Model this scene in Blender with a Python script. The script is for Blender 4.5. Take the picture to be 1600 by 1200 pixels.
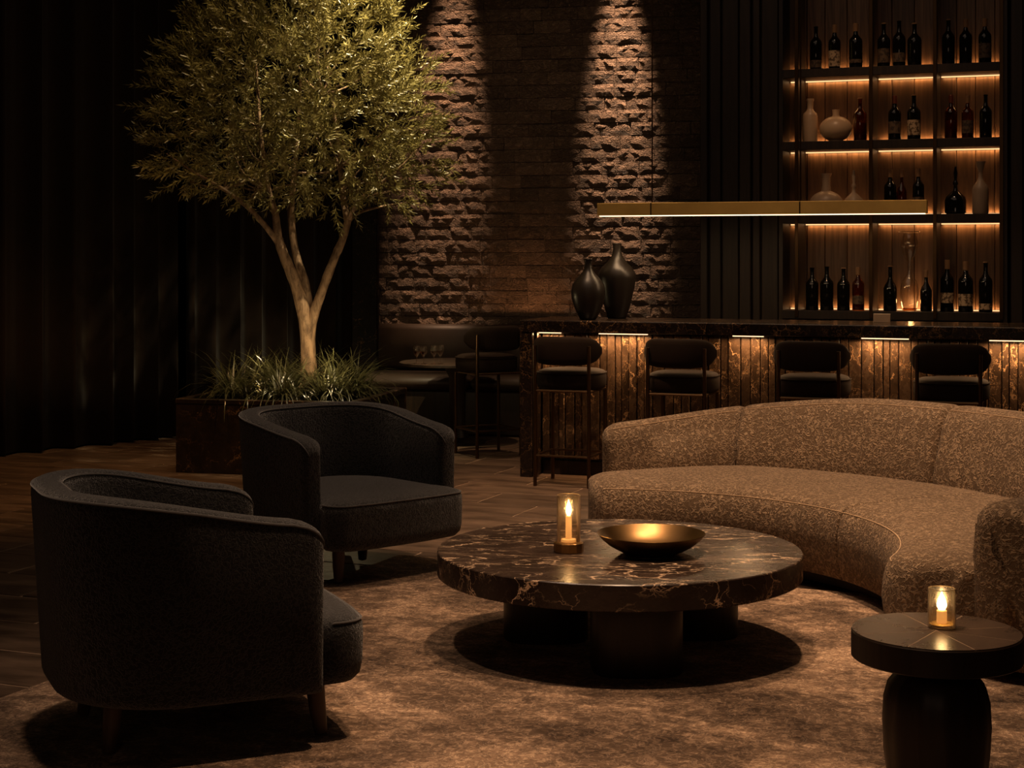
import bpy, math, random
import numpy as np
from mathutils import Vector, Matrix, Euler

for o in list(bpy.data.objects):
    bpy.data.objects.remove(o)
SC = bpy.context.scene
COL = SC.collection
random.seed(7)
R = math.radians
PI = math.pi

# ------------------------------------------------------------------ camera
H = 1.6            # eye height
F = 2560.0         # focal length in pixels of a 1600 wide frame
YH = 395.0         # horizon row
cam = bpy.data.cameras.new('camera')
cam.sensor_width = 36.0
cam.lens = F / 1600 * 36
cam.shift_y = -(600 - YH) / 1600
cam.clip_start = 0.05
cam.clip_end = 80
camo = bpy.data.objects.new('camera', cam)
COL.objects.link(camo)
camo.location = (0, 0, H)
camo.rotation_euler = (R(90), 0, 0)
SC.camera = camo

# ------------------------------------------------------------------ world, exposure
w = bpy.data.worlds.new('world')
SC.world = w
w.use_nodes = True
w.node_tree.nodes['Background'].inputs[0].default_value = (0.02, 0.015, 0.012, 1)
w.node_tree.nodes['Background'].inputs[1].default_value = 0.3
SC.view_settings.view_transform = 'Standard'
SC.view_settings.look = 'None'
SC.view_settings.gamma = 1
SC.view_settings.use_curve_mapping = False
SC.view_settings.exposure = 0.0
SC.cycles.use_denoising = True
SC.cycles.max_bounces = 6
SC.cycles.diffuse_bounces = 3
SC.cycles.glossy_bounces = 3
SC.cycles.transparent_max_bounces = 12
SC.cycles.sample_clamp_indirect = 3.0

WARM = (1.0, 0.63, 0.37)
AMBER = (1.0, 0.50, 0.18)


def light(name, kind, loc, energy, color=WARM, aim=None, rot=None, **kw):
    l = bpy.data.lights.new(name, kind)
    l.energy = energy
    l.color = color
    for k, v in kw.items():
        setattr(l, k, v)
    o = bpy.data.objects.new(name, l)
    COL.objects.link(o)
    o.location = loc
    if aim is not None:
        d = Vector(aim) - Vector(loc)
        o.rotation_euler = d.to_track_quat('-Z', 'Y').to_euler()
    if rot is not None:
        o.rotation_euler = rot
    return o


def spot(name, loc, aim, energy, ang, blend=0.6, color=WARM, size=0.05):
    return light(name, 'SPOT', loc, energy, color, aim=aim, spot_size=R(ang), spot_blend=blend, shadow_soft_size=size)


# ceiling downlights
LZ = 5.75
spot('downlight', (1.45, 7.7, LZ), (1.6, 8.0, 0), 1250, 46, 0.9, WARM, 0.10)
spot('downlight', (0.45, 6.95, LZ), (0.45, 6.45, 0), 560, 44, 0.9, WARM, 0.06)
spot('downlight', (0.35, 5.3, LZ), (0.30, 4.9, 0), 620, 50, 0.9, WARM, 0.09)
spot('downlight', (-1.5, 5.7, LZ), (-1.2, 5.5, 0), 330, 42, 0.9, (1.0, 0.68, 0.46), 0.10)
spot('downlight', (-0.6, 8.7, LZ), (-0.6, 8.4, 0), 420, 36, 0.9, (1.0, 0.66, 0.42), 0.08)
spot('downlight', (-0.05, 10.2, LZ), (0.0, 10.4, 0), 900, 42, 0.9, WARM, 0.07)
spot('downlight', (-0.15, 13.0, LZ), (-0.15, 13.2, 0), 300, 34, 0.9, WARM, 0.07)
spot('downlight', (-3.0, 9.6, LZ), (-3.2, 11.4, 0), 380, 52, 1.0, AMBER, 0.1)
for k in range(3):
    spot('downlight', (0.8 + 1.1 * k, 10.2 - .4 * k, LZ), (1.1 + 1.1 * k, 11.4 - .4 * k, 1.2), 95, 40, 0.9, WARM, 0.07)
# grazing lights on the stone wall
spot('wall_grazer', (-0.50, 14.66, LZ), (-0.61, 15.16, 2.8), 1350, 17, 1.0, (1.0, 0.58, 0.33), 0.03)
spot('wall_grazer', (0.87, 14.33, LZ), (0.97, 14.83, 2.9), 1900, 16, 1.0, (1.0, 0.60, 0.35), 0.03)
spot('wall_grazer', (0.20, 14.5, 0.75), (0.16, 15.05, 1.15), 12, 100, 1.0, (1.0, 0.45, 0.18), 0.04)
# tree spots, shelf wash and added fill lights
spot('tree_spot', (-0.35, 11.7, LZ), (-1.05, 12.45, 3.3), 2300, 38, 1.0, (1.0, 0.80, 0.46), 0.04)
spot('wall_spill_fill', (0.2, 12.6, LZ), (0.2, 15.0, 2.2), 30, 50, 1.0, WARM, 0.05)  # added weak spot, stands in for ambient spill between the grazed columns
spot('shelf_wash', (2.0, 10.6, LZ), (2.75, 12.3, 2.1), 100, 32, 1.0, (1, .58, .30), 0.05)
light('ceiling_fill', 'AREA', (0.2, 7.5, 5.8), 34, (1, .70, .50), rot=(0, 0, 0), shape='RECTANGLE', size=5, size_y=7)  # added soft fill under the ceiling, lifts the black shadows; no fixture
light('rear_fill', 'AREA', (-1.2, -2.2, 3.2), 9, (1, .66, .44), aim=(0.3, 7, 0.3), shape='RECTANGLE', size=2.5, size_y=1.2)  # added unseen fill behind the camera, softens the shade under the table
spot('tree_spot', (-1.5, 10.4, LZ), (-1.7, 12.4, 2.4), 210, 44, 0.9, (1.0, 0.70, 0.36), 0.04)

# ------------------------------------------------------------------ helpers


def P(px, py, Z):
    return Vector(((px - 800) / F * Z, Z, H - (py - YH) / F * Z))


def FL(px, py, h=0.0):
    Z = F * (H - h) / (py - YH)
    return Vector(((px - 800) / F * Z, Z, h))


def tag(o, label=None, cat=None, group=None, kind=None):
    if label: o['label'] = label
    if cat: o['category'] = cat
    if group: o['group'] = group
    if kind: o['kind'] = kind
    return o


def empty(name, loc=(0, 0, 0), rz=0.0):
    o = bpy.data.objects.new(name, None)
    COL.objects.link(o)
    o.location = loc
    o.rotation_euler = (0, 0, rz)
    o.empty_display_size = 0.1
    return o


def copy_tree(o, parent=None):
    c = o.copy()
    COL.objects.link(c)
    c.parent = parent
    for ch in list(o.children):
        copy_tree(ch, c)
    return c


class MB:
    def __init__(s):
        s.v = []; s.f = []; s.M = Matrix.Identity(4)

    def add(s, vs, fs):
        b = len(s.v)
        s.v += [tuple(s.M @ Vector(p)) for p in vs]
        s.f += [tuple(b + i for i in f) for f in fs]
        return s

    def box(s, c, d, bev=0.0):
        x, y, z = [k / 2 for k in d]
        if bev <= 0:
            vs = [(c[0] + a * x, c[1] + b_ * y, c[2] + e * z) for a in (-1, 1) for b_ in (-1, 1) for e in (-1, 1)]
            fs = [(0, 1, 3, 2), (4, 6, 7, 5), (0, 4, 5, 1), (2, 3, 7, 6), (0, 2, 6, 4), (1, 5, 7, 3)]
            return s.add(vs, fs)
        # chamfered box : 24 verts
        b = min(bev, x * .98, y * .98, z * .98)
        vs = []; idx = {}
        for ax in range(3):
            for sx in (-1, 1):
                for sy in (-1, 1):
                    for sz in (-1, 1):
                        q = [sx * (x - b), sy * (y - b), sz * (z - b)]
                        q[ax] = (sx, sy, sz)[ax] * (x, y, z)[ax]
                        idx[(ax, sx, sy, sz)] = len(vs)
                        vs.append((c[0] + q[0], c[1] + q[1], c[2] + q[2]))
        fs = []
        for ax in range(3):
            o1, o2 = [k for k in range(3) if k != ax]
            for sg in (-1, 1):
                def key(a1, a2):
                    k = [0, 0, 0]; k[ax] = sg; k[o1] = a1; k[o2] = a2
                    return idx[(ax, k[0], k[1], k[2])]
                fs.append((key(-1, -1), key(1, -1), key(1, 1), key(-1, 1)))
        for ax in range(3):       # edges parallel to ax
            o1, o2 = [k for k in range(3) if k != ax]
            for a1 in (-1, 1):
                for a2 in (-1, 1):
                    def kk(face, t):
                        k = [0, 0, 0]; k[ax] = t; k[o1] = a1; k[o2] = a2
                        return idx[(face, k[0], k[1], k[2])]
                    fs.append((kk(o1, -1), kk(o1, 1), kk(o2, 1), kk(o2, -1)))
        for sx in (-1, 1):
            for sy in (-1, 1):
                for sz in (-1, 1):
                    fs.append(tuple(idx[(a, sx, sy, sz)] for a in range(3)))
        return s.add(vs, fs)

    def lathe(s, prof, n=32, c=(0, 0), cap0=True, cap1=True, sx=1.0, sy=1.0):
        vs = []; fs = []
        m = len(prof)
        for r, z in prof:
            for i in range(n):
                a = 2 * PI * i / n
                vs.append((c[0] + r * sx * math.cos(a), c[1] + r * sy * math.sin(a), z))
        for j in range(m - 1):
            for i in range(n):
                k = (i + 1) % n
                fs.append((j * n + i, j * n + k, (j + 1) * n + k, (j + 1) * n + i))
        if cap0: fs.append(tuple(reversed(range(n))))
        if cap1: fs.append(tuple((m - 1) * n + i for i in range(n)))
        return s.add(vs, fs)

    def tube(s, pts, rad, n=8, closed=False):
        pts = [Vector(p) for p in pts]
        m = len(pts)
        rr = rad if isinstance(rad, (list, tuple)) else [rad] * m
        vs = []; fs = []
        up = None
        for i, p in enumerate(pts):
            if closed:
                t = (pts[(i + 1) % m] - pts[i - 1]).normalized()
            else:
                t = (pts[min(i + 1, m - 1)] - pts[max(i - 1, 0)]).normalized()
            if up is None:
                up = Vector((0, 0, 1)) if abs(t.z) < 0.9 else Vector((1, 0, 0))
            a = t.cross(up)
            if a.length < 1e-5: a = t.cross(Vector((0.3, 1, 0.2)))
            a.normalize()
            b = a.cross(t).normalized()
            up = b
            for k in range(n):
                an = 2 * PI * k / n
                vs.append(p + (a * math.cos(an) + b * math.sin(an)) * rr[i])
        rng = m if closed else m - 1
        for i in range(rng):
            j = (i + 1) % m
            for k in range(n):
                q = (k + 1) % n
                fs.append((i * n + k, i * n + q, j * n + q, j * n + k))
        if not closed:
            fs.append(tuple(reversed(range(n))))
            fs.append(tuple((m - 1) * n + k for k in range(n)))
        return s.add(vs, fs)

    def loft(s, rings, cap=True):
        n = len(rings[0]); vs = []; fs = []
        for r in rings: vs += [tuple(p) for p in r]
        for j in range(len(rings) - 1):
            for i in range(n):
                k = (i + 1) % n
                fs.append((j * n + i, j * n + k, (j + 1) * n + k, (j + 1) * n + i))
        if cap:
            for base, flip in ((0, True), ((len(rings) - 1) * n, False)):
                ring = rings[0] if flip else rings[-1]
                c = sum((Vector(p) for p in ring), Vector()) / n
                vs.append(tuple(c)); ci = len(vs) - 1
                for i in range(n):
                    k = (i + 1) % n
                    fs.append((base + k, base + i, ci) if flip else (base + i, base + k, ci))
        return s.add(vs, fs)

    def mesh(s, name, mat, smooth=True, angle=40):
        me = bpy.data.meshes.new(name)
        me.from_pydata(s.v, [], s.f)
        me.update()
        import bmesh
        bm = bmesh.new(); bm.from_mesh(me)
        bmesh.ops.recalc_face_normals(bm, faces=bm.faces)
        bm.to_mesh(me); bm.free()
        if mat: me.materials.append(mat)
        if smooth:
            me.polygons.foreach_set('use_smooth', [True] * len(me.polygons))
            me.set_sharp_from_angle(angle=R(angle))
        return me

    def build(s, name, mat, parent=None, smooth=True, angle=40, loc=None):
        return put(name, s.mesh(name, mat, smooth, angle), parent, loc)


def put(name, me, parent=None, loc=None, rz=0):
    o = bpy.data.objects.new(name, me)
    COL.objects.link(o)
    if parent: o.parent = parent
    if loc is not None: o.location = loc
    if rz: o.rotation_euler = (0, 0, rz)
    return o


def sstep(x):
    x = min(1, max(0, x))
    return x * x * (3 - 2 * x)

# ------------------------------------------------------------------ materials


class NT:
    def __init__(s, name):
        s.m = bpy.data.materials.new(name)
        s.m.use_nodes = True
        s.t = s.m.node_tree
        s.n = s.t.nodes
        s.b = s.n['Principled BSDF']

    def node(s, t, ins=None, **kw):
        q = s.n.new(t)
        for k, v in kw.items(): setattr(q, k, v)
        for k, v in (ins or {}).items():
            if isinstance(v, bpy.types.NodeSocket): s.t.links.new(v, q.inputs[k])
            else: q.inputs[k].default_value = v
        return q

    def coord(s, scale=(1, 1, 1), kind='Object', rot=(0, 0, 0)):
        c = s.node('ShaderNodeTexCoord')
        return s.node('ShaderNodeMapping', {'Vector': c.outputs[kind], 'Scale': scale, 'Rotation': rot}).outputs[0]

    def noise(s, vec, scale, detail=4, rough=0.55, dist=0.0):
        return s.node('ShaderNodeTexNoise', {'Vector': vec, 'Scale': scale, 'Detail': detail, 'Roughness': rough, 'Distortion': dist}).outputs[0]

    def ramp(s, fac, stops):
        q = s.node('ShaderNodeValToRGB', {'Fac': fac})
        e = q.color_ramp.elements
        while len(e) < len(stops): e.new(0.5)
        for k, (p, c) in zip(e, stops):
            k.position = p
            k.color = (c, c, c, 1) if isinstance(c, (int, float)) else (*c, 1)
        return q.outputs[0]

    def math(s, op, a, b=0.0, c=0.0):
        q = s.node('ShaderNodeMath', operation=op)
        for i, v in enumerate((a, b, c)):
            if isinstance(v, bpy.types.NodeSocket): s.t.links.new(v, q.inputs[i])
            else: q.inputs[i].default_value = v
        return q.outputs[0]

    def mix(s, fac, a, b, mode='MIX'):
        q = s.node('ShaderNodeMix', data_type='RGBA', blend_type=mode)
        for i, v in ((0, fac), (6, a), (7, b)):
            if isinstance(v, bpy.types.NodeSocket): s.t.links.new(v, q.inputs[i])
            elif i == 0: q.inputs[0].default_value = v
            else: q.inputs[i].default_value = (*v, 1)
        return q.outputs[2]

    def bump(s, h, strength=0.5, dist=0.01, normal=None):
        ins = {'Height': h, 'Strength': strength, 'Distance': dist}
        if normal is not None: ins['Normal'] = normal
        q = s.node('ShaderNodeBump', ins).outputs[0]
        s.t.links.new(q, s.b.inputs['Normal'])
        return q

    def set(s, **kw):
        names = dict(color='Base Color', rough='Roughness', metal='Metallic', spec='Specular IOR Level',
                     sheen='Sheen Weight', coat='Coat Weight', emit='Emission Color', es='Emission Strength',
                     trans='Transmission Weight', ior='IOR', sub='Subsurface Weight', alpha='Alpha', sr='Sheen Roughness', st='Sheen Tint')
        for k, v in kw.items():
            i = s.b.inputs[names[k]]
            if isinstance(v, bpy.types.NodeSocket): s.t.links.new(v, i)
            elif isinstance(v, tuple): i.default_value = (*v, 1)
            else: i.default_value = v
        return s


def simple(name, color, rough=0.5, metal=0.0, **kw):
    n = NT(name)
    vec = n.coord()
    f = n.noise(vec, 9, 3)
    c = n.mix(f, tuple(k * 0.8 for k in color), tuple(min(1, k * 1.2) for k in color))
    n.set(color=c, rough=rough, metal=metal, **kw)
    return n.m


def emitter(name, color, strength):
    n = NT(name)
    n.set(color=(0.1, 0.08, 0.05), emit=color, es=strength)
    return n.m


def thin_glass(name, tint=(1, 1, 1), rough=0.09, base=0.09, k=0.9):
    n = NT(name)
    tr = n.node('ShaderNodeBsdfTransparent', {'Color': (*tint, 1)})
    gl = n.node('ShaderNodeBsdfGlossy', {'Color': (1, 0.93, 0.85, 1), 'Roughness': rough})
    lw = n.node('ShaderNodeLayerWeight', {'Blend': 0.5})
    f = n.math('POWER', lw.outputs['Facing'], 2.0)
    f = n.math('MULTIPLY_ADD', f, k, base)
    mx = n.node('ShaderNodeMixShader', {0: f})
    n.t.links.new(tr.outputs[0], mx.inputs[1]); n.t.links.new(gl.outputs[0], mx.inputs[2])
    n.t.links.new(mx.outputs[0], n.n['Material Output'].inputs[0])
    return n.m


def marble(name, base=(0.022, 0.014, 0.010), vein=(0.42, 0.27, 0.16), rough=0.22, scale=2.2, width=0.014, amount=0.5, stretch=(1, 1, 1), rot=(0, 0, 0.4), perobj=False):
    n = NT(name)
    vec = n.coord(stretch, rot=rot)
    if perobj:
        oi = n.node('ShaderNodeObjectInfo')
        of = n.node('ShaderNodeVectorMath', {0: oi.outputs['Location'], 'Scale': 7.3}, operation='SCALE').outputs[0]
        vec = n.node('ShaderNodeVectorMath', {0: vec, 1: of}, operation='ADD').outputs[0]
    wob = n.node('ShaderNodeTexNoise', {'Vector': vec, 'Scale': scale * 1.6, 'Detail': 5, 'Roughness': 0.6})
    v2 = n.node('ShaderNodeVectorMath', {0: wob.outputs['Color'], 1: (0.5, 0.5, 0.5)}, operation='SUBTRACT').outputs[0]
    v2 = n.node('ShaderNodeVectorMath', {0: v2, 'Scale': 0.40}, operation='SCALE').outputs[0]
    v2 = n.node('ShaderNodeVectorMath', {0: v2, 1: vec}, operation='ADD').outputs[0]
    e1 = n.node('ShaderNodeTexVoronoi', {'Vector': v2, 'Scale': scale}, feature='DISTANCE_TO_EDGE').outputs[0]
    e2 = n.node('ShaderNodeTexVoronoi', {'Vector': v2, 'Scale': scale * 2.7}, feature='DISTANCE_TO_EDGE').outputs[0]
    m1 = n.ramp(n.noise(vec, scale * 1.1, 3), [(amount - .04, 0.0), (amount + .16, 1.0)])
    m2 = n.ramp(n.noise(v2, scale * 2.3, 3), [(amount, 0.0), (amount + .2, 1.0)])
    l1 = n.math('MULTIPLY', n.ramp(e1, [(0.0, 1.0), (width * .35, 0.8), (width, 0.0)]), m1)
    l2 = n.math('MULTIPLY', n.ramp(e2, [(0.0, 0.8), (width * 1.4, 0.0)]), m2)
    ln = n.math('MAXIMUM', l1, l2)
    cloud = n.noise(v2, scale * 1.5, 6, 0.65)
    b = n.mix(n.ramp(cloud, [(0.35, 0.0), (0.7, 1.0)]), tuple(k * 0.7 for k in base), tuple(k * 2.2 for k in base))
    c = n.mix(ln, b, vein)
    n.set(color=c, rough=n.math('MULTIPLY_ADD', cloud, 0.12, rough - 0.05))
    return n.m


def squiggle_fabric(name, lo, hi, scale, sheen=0.3, bump=0.8, streak=None, rough=0.95):
    n = NT(name)
    vec = n.coord()
    a = n.noise(vec, scale, 2, 0.5, 0.6)
    ridge = n.math('ABSOLUTE', n.math('SUBTRACT', a, 0.5))
    line = n.ramp(ridge, [(0.0, 1.0), (0.035, 0.55), (0.09, 0.0)])
    fine = n.noise(vec, scale * 6, 3, 0.7)
    hgt = n.math('ADD', line, n.math('MULTIPLY', fine, 0.5))
    big = n.noise(vec, 3.0, 3)
    c = n.mix(n.math('MULTIPLY_ADD', line, 0.75, n.math('MULTIPLY', fine, 0.25)), lo, hi)
    c = n.mix(n.ramp(big, [(0.3, 0.0), (0.8, 0.3)]), c, lo)
    n.set(color=c, rough=rough, sheen=sheen, spec=0.15)
    n.bump(hgt, bump, 0.006)
    return n.m


def wood(name, lo, hi, rough=0.4, axis=2, scale=1.0):
    n = NT(name)
    sc = [14 * scale, 14 * scale, 14 * scale]; sc[axis] = 0.9 * scale
    vec = n.coord(tuple(sc))
    oi = n.node('ShaderNodeObjectInfo')
    rv = n.node('ShaderNodeVectorMath', {0: vec, 1: oi.outputs['Location']}, operation='ADD').outputs[0]
    a = n.noise(rv, 1.6, 5, 0.6, 1.2)
    c = n.mix(n.ramp(a, [(0.3, 0.0), (0.7, 1.0)]), lo, hi)
    tone = n.math('MULTIPLY_ADD', oi.outputs['Random'], 0.7, 0.6)
    hs = n.node('ShaderNodeHueSaturation', {'Color': c, 'Value': tone})
    n.set(color=hs.outputs[0], rough=rough)
    n.bump(a, 0.25, 0.003)
    return n.m


M = {}
M['dark_wall'] = simple('dark_plaster', (0.05, 0.036, 0.027), 0.85)
M['leg_wood'] = simple('brown_leg_wood', (0.075, 0.042, 0.024), 0.45)
M['ceiling'] = simple('dark_ceiling_paint', (0.012, 0.010, 0.008), 0.9)
M['brass'] = simple('aged_brass', (0.90, 0.56, 0.16), 0.42, 0.4)
M['bronze'] = simple('dark_bronze', (0.10, 0.058, 0.028), 0.32, 0.9)
M['bronze_mid'] = simple('brushed_bronze', (0.34, 0.19, 0.07), 0.35, 0.8)
M['led'] = emitter('led_strip', (1.0, 0.55, 0.24), 1.6)
M['led_bar'] = emitter('led_strip_bar', (1.0, 0.62, 0.33), 2.2)
M['led_soft'] = emitter('pendant_led', (1.0, 0.70, 0.38), 3.0)
M['flame'] = emitter('candle_flame', (1.0, 0.66, 0.30), 22.0)
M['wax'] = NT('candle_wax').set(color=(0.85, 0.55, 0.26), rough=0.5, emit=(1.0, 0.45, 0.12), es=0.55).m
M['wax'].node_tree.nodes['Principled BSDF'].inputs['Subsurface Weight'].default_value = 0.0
M['glass'] = thin_glass('clear_glass', (0.98, 0.94, 0.88), 0.12, 0.12, 1.0)
M['shade'] = thin_glass('candle_glass', (0.99, 0.95, 0.88), 0.30, 0.10, 1.1)
M['rim'] = NT('thick_glass_rim').set(color=(0.75, 0.52, 0.28), rough=0.25, spec=1.0, metal=0.6).m
M['cream'] = simple('cream_glaze', (0.62, 0.42, 0.26), 0.35)
M['greige'] = simple('greige_glaze', (0.40, 0.28, 0.19), 0.42)
M['black_glaze'] = simple('black_glaze', (0.030, 0.023, 0.018), 0.34, 0.15)
M['cork'] = simple('cork', (0.28, 0.15, 0.07), 0.8)
M['foil'] = simple('red_brown_foil', (0.20, 0.055, 0.03), 0.35, 0.4)
M['dark_glass'] = NT('dark_bottle_glass').set(color=(0.006, 0.005, 0.003), rough=0.07, spec=0.6).m
M['amber_glass'] = thin_glass('amber_glass', (0.55, 0.28, 0.10), 0.04, 0.08, 0.6)
M['spirit'] = NT('amber_liquor').set(color=(0.16, 0.05, 0.01), rough=0.1).m
M['marble'] = marble('dark_marble', base=(0.030, 0.019, 0.014), vein=(1.0, 0.70, 0.46), stretch=(0.75, 1.7, 1.3), width=0.014, scale=2.5, rot=(0.25, 0.1, 0.25), amount=0.42, rough=0.26)
M['marble_bar'] = marble('dark_marble_bar', base=(0.014, 0.009, 0.007), vein=(0.40, 0.22, 0.10), scale=4.5, width=0.02, amount=0.46)
M['slat'] = marble('veined_slat', base=(0.040, 0.024, 0.014), vein=(0.62, 0.38, 0.20), rough=0.26, scale=4.2, width=0.020, amount=0.46, stretch=(1, 1, 0.7), perobj=True)
M['planter'] = marble('brown_marble_planter', base=(0.013, 0.008, 0.005), vein=(0.28, 0.15, 0.07), scale=3.4, width=0.018, amount=0.5, rough=0.35)
M['pier'] = marble('dark_pier_marble', base=(0.006, 0.004, 0.003), vein=(0.30, 0.17, 0.08), scale=6, width=0.016, amount=0.54, rough=0.55)
M['pier'].node_tree.nodes['Principled BSDF'].inputs['Specular IOR Level'].default_value = 0.15
M['side_top'] = marble('bronze_stone_top', base=(0.055, 0.036, 0.026), vein=(0.34, 0.22, 0.14), scale=3.0, width=0.010, amount=0.58, rough=0.27)
M['walnut'] = wood('dark_walnut', (0.010, 0.006, 0.004), (0.035, 0.019, 0.010), 0.45)
M['panel'] = wood('shelf_panel_wood', (0.075, 0.038, 0.020), (0.21, 0.115, 0.062), 0.42)
M['batten'] = wood('dark_batten_wood', (0.012, 0.007, 0.004), (0.035, 0.020, 0.011), 0.5)
M['charcoal'] = squiggle_fabric('charcoal_boucle', (0.010, 0.0098, 0.0105), (0.050, 0.047, 0.048), 70, 0.35, 0.6)
M['piping'] = simple('charcoal_piping', (0.040, 0.035, 0.034), 0.8, sheen=0.4)
M['camel'] = squiggle_fabric('camel_boucle', (0.105, 0.064, 0.036), (0.62, 0.43, 0.27), 46, 0.1, 1.0)
M['camel_pipe'] = simple('camel_piping', (0.46, 0.31, 0.19), 0.9)
M['velvet'] = simple('dark_velvet', (0.018, 0.010, 0.006), 0.85, sheen=0.0, spec=0.15)
M['leather'] = simple('brown_leather', (0.050, 0.032, 0.022), 0.5)
M['curtain'] = simple('heavy_dark_curtain', (0.028, 0.018, 0.012), 0.9, sheen=0.12, spec=0.05)
M['soil'] = simple('dark_soil', (0.012, 0.008, 0.005), 0.95)


def stone_mat():
    n = NT('split_face_stone')
    vec = n.coord()
    oi = n.node('ShaderNodeObjectInfo')
    rv = n.node('ShaderNodeVectorMath', {0: vec, 1: oi.outputs['Location']}, operation='ADD').outputs[0]
    rv = n.node('ShaderNodeMapping', {'Vector': rv, 'Scale': (1, 1, 1.5)}).outputs[0]
    a = n.noise(rv, 16, 6, 0.66, 0.9)
    r = n.math('ABSOLUTE', n.math('SUBTRACT', n.noise(rv, 14, 4, 0.6, 1.2), 0.5))
    h = n.math('ADD', a, n.math('MULTIPLY', n.ramp(r, [(0.0, 0.0), (0.12, 1.0)]), 0.6))
    c = n.mix(a, (0.12, 0.080, 0.056), (0.36, 0.25, 0.18))
    hs = n.node('ShaderNodeHueSaturation', {'Color': c, 'Value': n.math('MULTIPLY_ADD', oi.outputs['Random'], 0.6, 0.7)})
    n.set(color=hs.outputs[0], rough=0.7, spec=0.4)
    n.bump(h, 1.0, 0.040)
    return n.m


M['stone'] = stone_mat()


def tile_mat():
    n = NT('dark_slate_tile')
    vec = n.coord((1, 3.2, 1))
    oi = n.node('ShaderNodeObjectInfo')
    rv = n.node('ShaderNodeVectorMath', {0: vec, 1: oi.outputs['Location']}, operation='ADD').outputs[0]
    a = n.noise(rv, 2.4, 6, 0.6, 0.8)
    c = n.mix(n.ramp(a, [(0.3, 0), (0.72, 1)]), (0.046, 0.029, 0.019), (0.165, 0.105, 0.068))
    hs = n.node('ShaderNodeHueSaturation', {'Color': c, 'Value': n.math('MULTIPLY_ADD', oi.outputs['Random'], 0.4, 0.8)})
    n.set(color=hs.outputs[0], rough=n.ramp(a, [(0.3, 0.40), (0.75, 0.6)]), spec=0.22)
    n.bump(n.noise(rv, 5, 6, 0.6), 0.35, 0.012)
    return n.m


M['tile'] = tile_mat()
M['grout'] = simple('sandy_grout', (0.46, 0.31, 0.20), 0.6)


def rug_mat():
    n = NT('distressed_wool_rug')
    vec = n.coord((1, 1, 1))
    st = n.node('ShaderNodeMapping', {'Vector': vec, 'Scale': (1.0, 1.5, 1)}).outputs[0]
    big = n.noise(st, 1.5, 7, 0.62, 0.5)
    mid = n.noise(st, 9, 5, 0.65, 0.5)
    sq = n.noise(n.node('ShaderNodeMapping', {'Vector': vec, 'Scale': (1.0, 0.8, 1)}).outputs[0], 27, 3, 0.6, 0.9)
    ridge = n.ramp(n.math('ABSOLUTE', n.math('SUBTRACT', sq, 0.5)), [(0.0, 1.0), (0.025, 0.7), (0.07, 0.0)])
    k = n.math('MULTIPLY_ADD', mid, 0.45, n.math('MULTIPLY', big, 0.75))
    k = n.ramp(k, [(0.47, 0.0), (0.60, 0.35), (0.70, 1.0)])
    c = n.mix(k, (0.045, 0.027, 0.017), (0.36, 0.23, 0.148))
    c = n.mix(n.math('MULTIPLY', ridge, 0.75), c, n.mix(k, (0.20, 0.125, 0.08), (0.85, 0.58, 0.38)))
    pit = n.ramp(n.noise(vec, 60, 3, 0.6, 0.5), [(0.36, 0.0), (0.5, 1.0)])
    c = n.mix(n.math('MULTIPLY_ADD', pit, -0.4, 0.4), c, (0.03, 0.018, 0.011))
    n.set(color=c, rough=0.95, sheen=0.1, spec=0.1)
    n.bump(n.math('ADD', ridge, n.noise(vec, 260, 2)), 0.8, 0.006)
    return n.m


M['rug'] = rug_mat()


def leaf_mat(name, c1, c2):
    n = NT(name)
    oi = n.node('ShaderNodeTexCoord')
    a = n.noise(oi.outputs['Object'], 7, 2)
    c = n.mix(a, c1, c2)
    n.set(color=c, rough=0.30, spec=0.7)
    tr = n.node('ShaderNodeBsdfTranslucent', {'Color': c})
    mx = n.node('ShaderNodeMixShader', {0: 0.25})
    n.t.links.new(n.b.outputs[0], mx.inputs[1]); n.t.links.new(tr.outputs[0], mx.inputs[2])
    n.t.links.new(mx.outputs[0], n.n['Material Output'].inputs[0])
    return n.m


M['leaf'] = leaf_mat('olive_leaf', (0.12, 0.105, 0.026), (0.36, 0.30, 0.11))
M['blade'] = leaf_mat('grass_blade', (0.018, 0.024, 0.008), (0.15, 0.14, 0.062))


def bark_mat():
    n = NT('smooth_bark')
    vec = n.coord((1, 1, 0.35))
    a = n.noise(vec, 26, 5, 0.65, 0.4)
    c = n.mix(n.ramp(a, [(0.35, 0), (0.6, 1)]), (0.09, 0.050, 0.026), (0.34, 0.215, 0.125))
    n.set(color=c, rough=0.75)
    n.bump(a, 0.8, 0.012)
    return n.m


M['bark'] = bark_mat()


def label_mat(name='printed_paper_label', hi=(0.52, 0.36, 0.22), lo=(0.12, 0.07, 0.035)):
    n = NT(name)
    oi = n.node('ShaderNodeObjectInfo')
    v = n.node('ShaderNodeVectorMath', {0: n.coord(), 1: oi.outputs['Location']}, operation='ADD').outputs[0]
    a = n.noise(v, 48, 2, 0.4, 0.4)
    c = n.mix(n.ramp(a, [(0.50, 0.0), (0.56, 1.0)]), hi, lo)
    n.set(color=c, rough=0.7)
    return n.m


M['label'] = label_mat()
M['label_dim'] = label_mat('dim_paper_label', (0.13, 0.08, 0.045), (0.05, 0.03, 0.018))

# ------------------------------------------------------------------ structure


def struct(name, mb, mat, **kw):
    o = mb.build(name, mat, **kw)
    o['kind'] = 'structure'
    return o


CEIL = 5.9
ROOM_A = R(-22)
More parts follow.
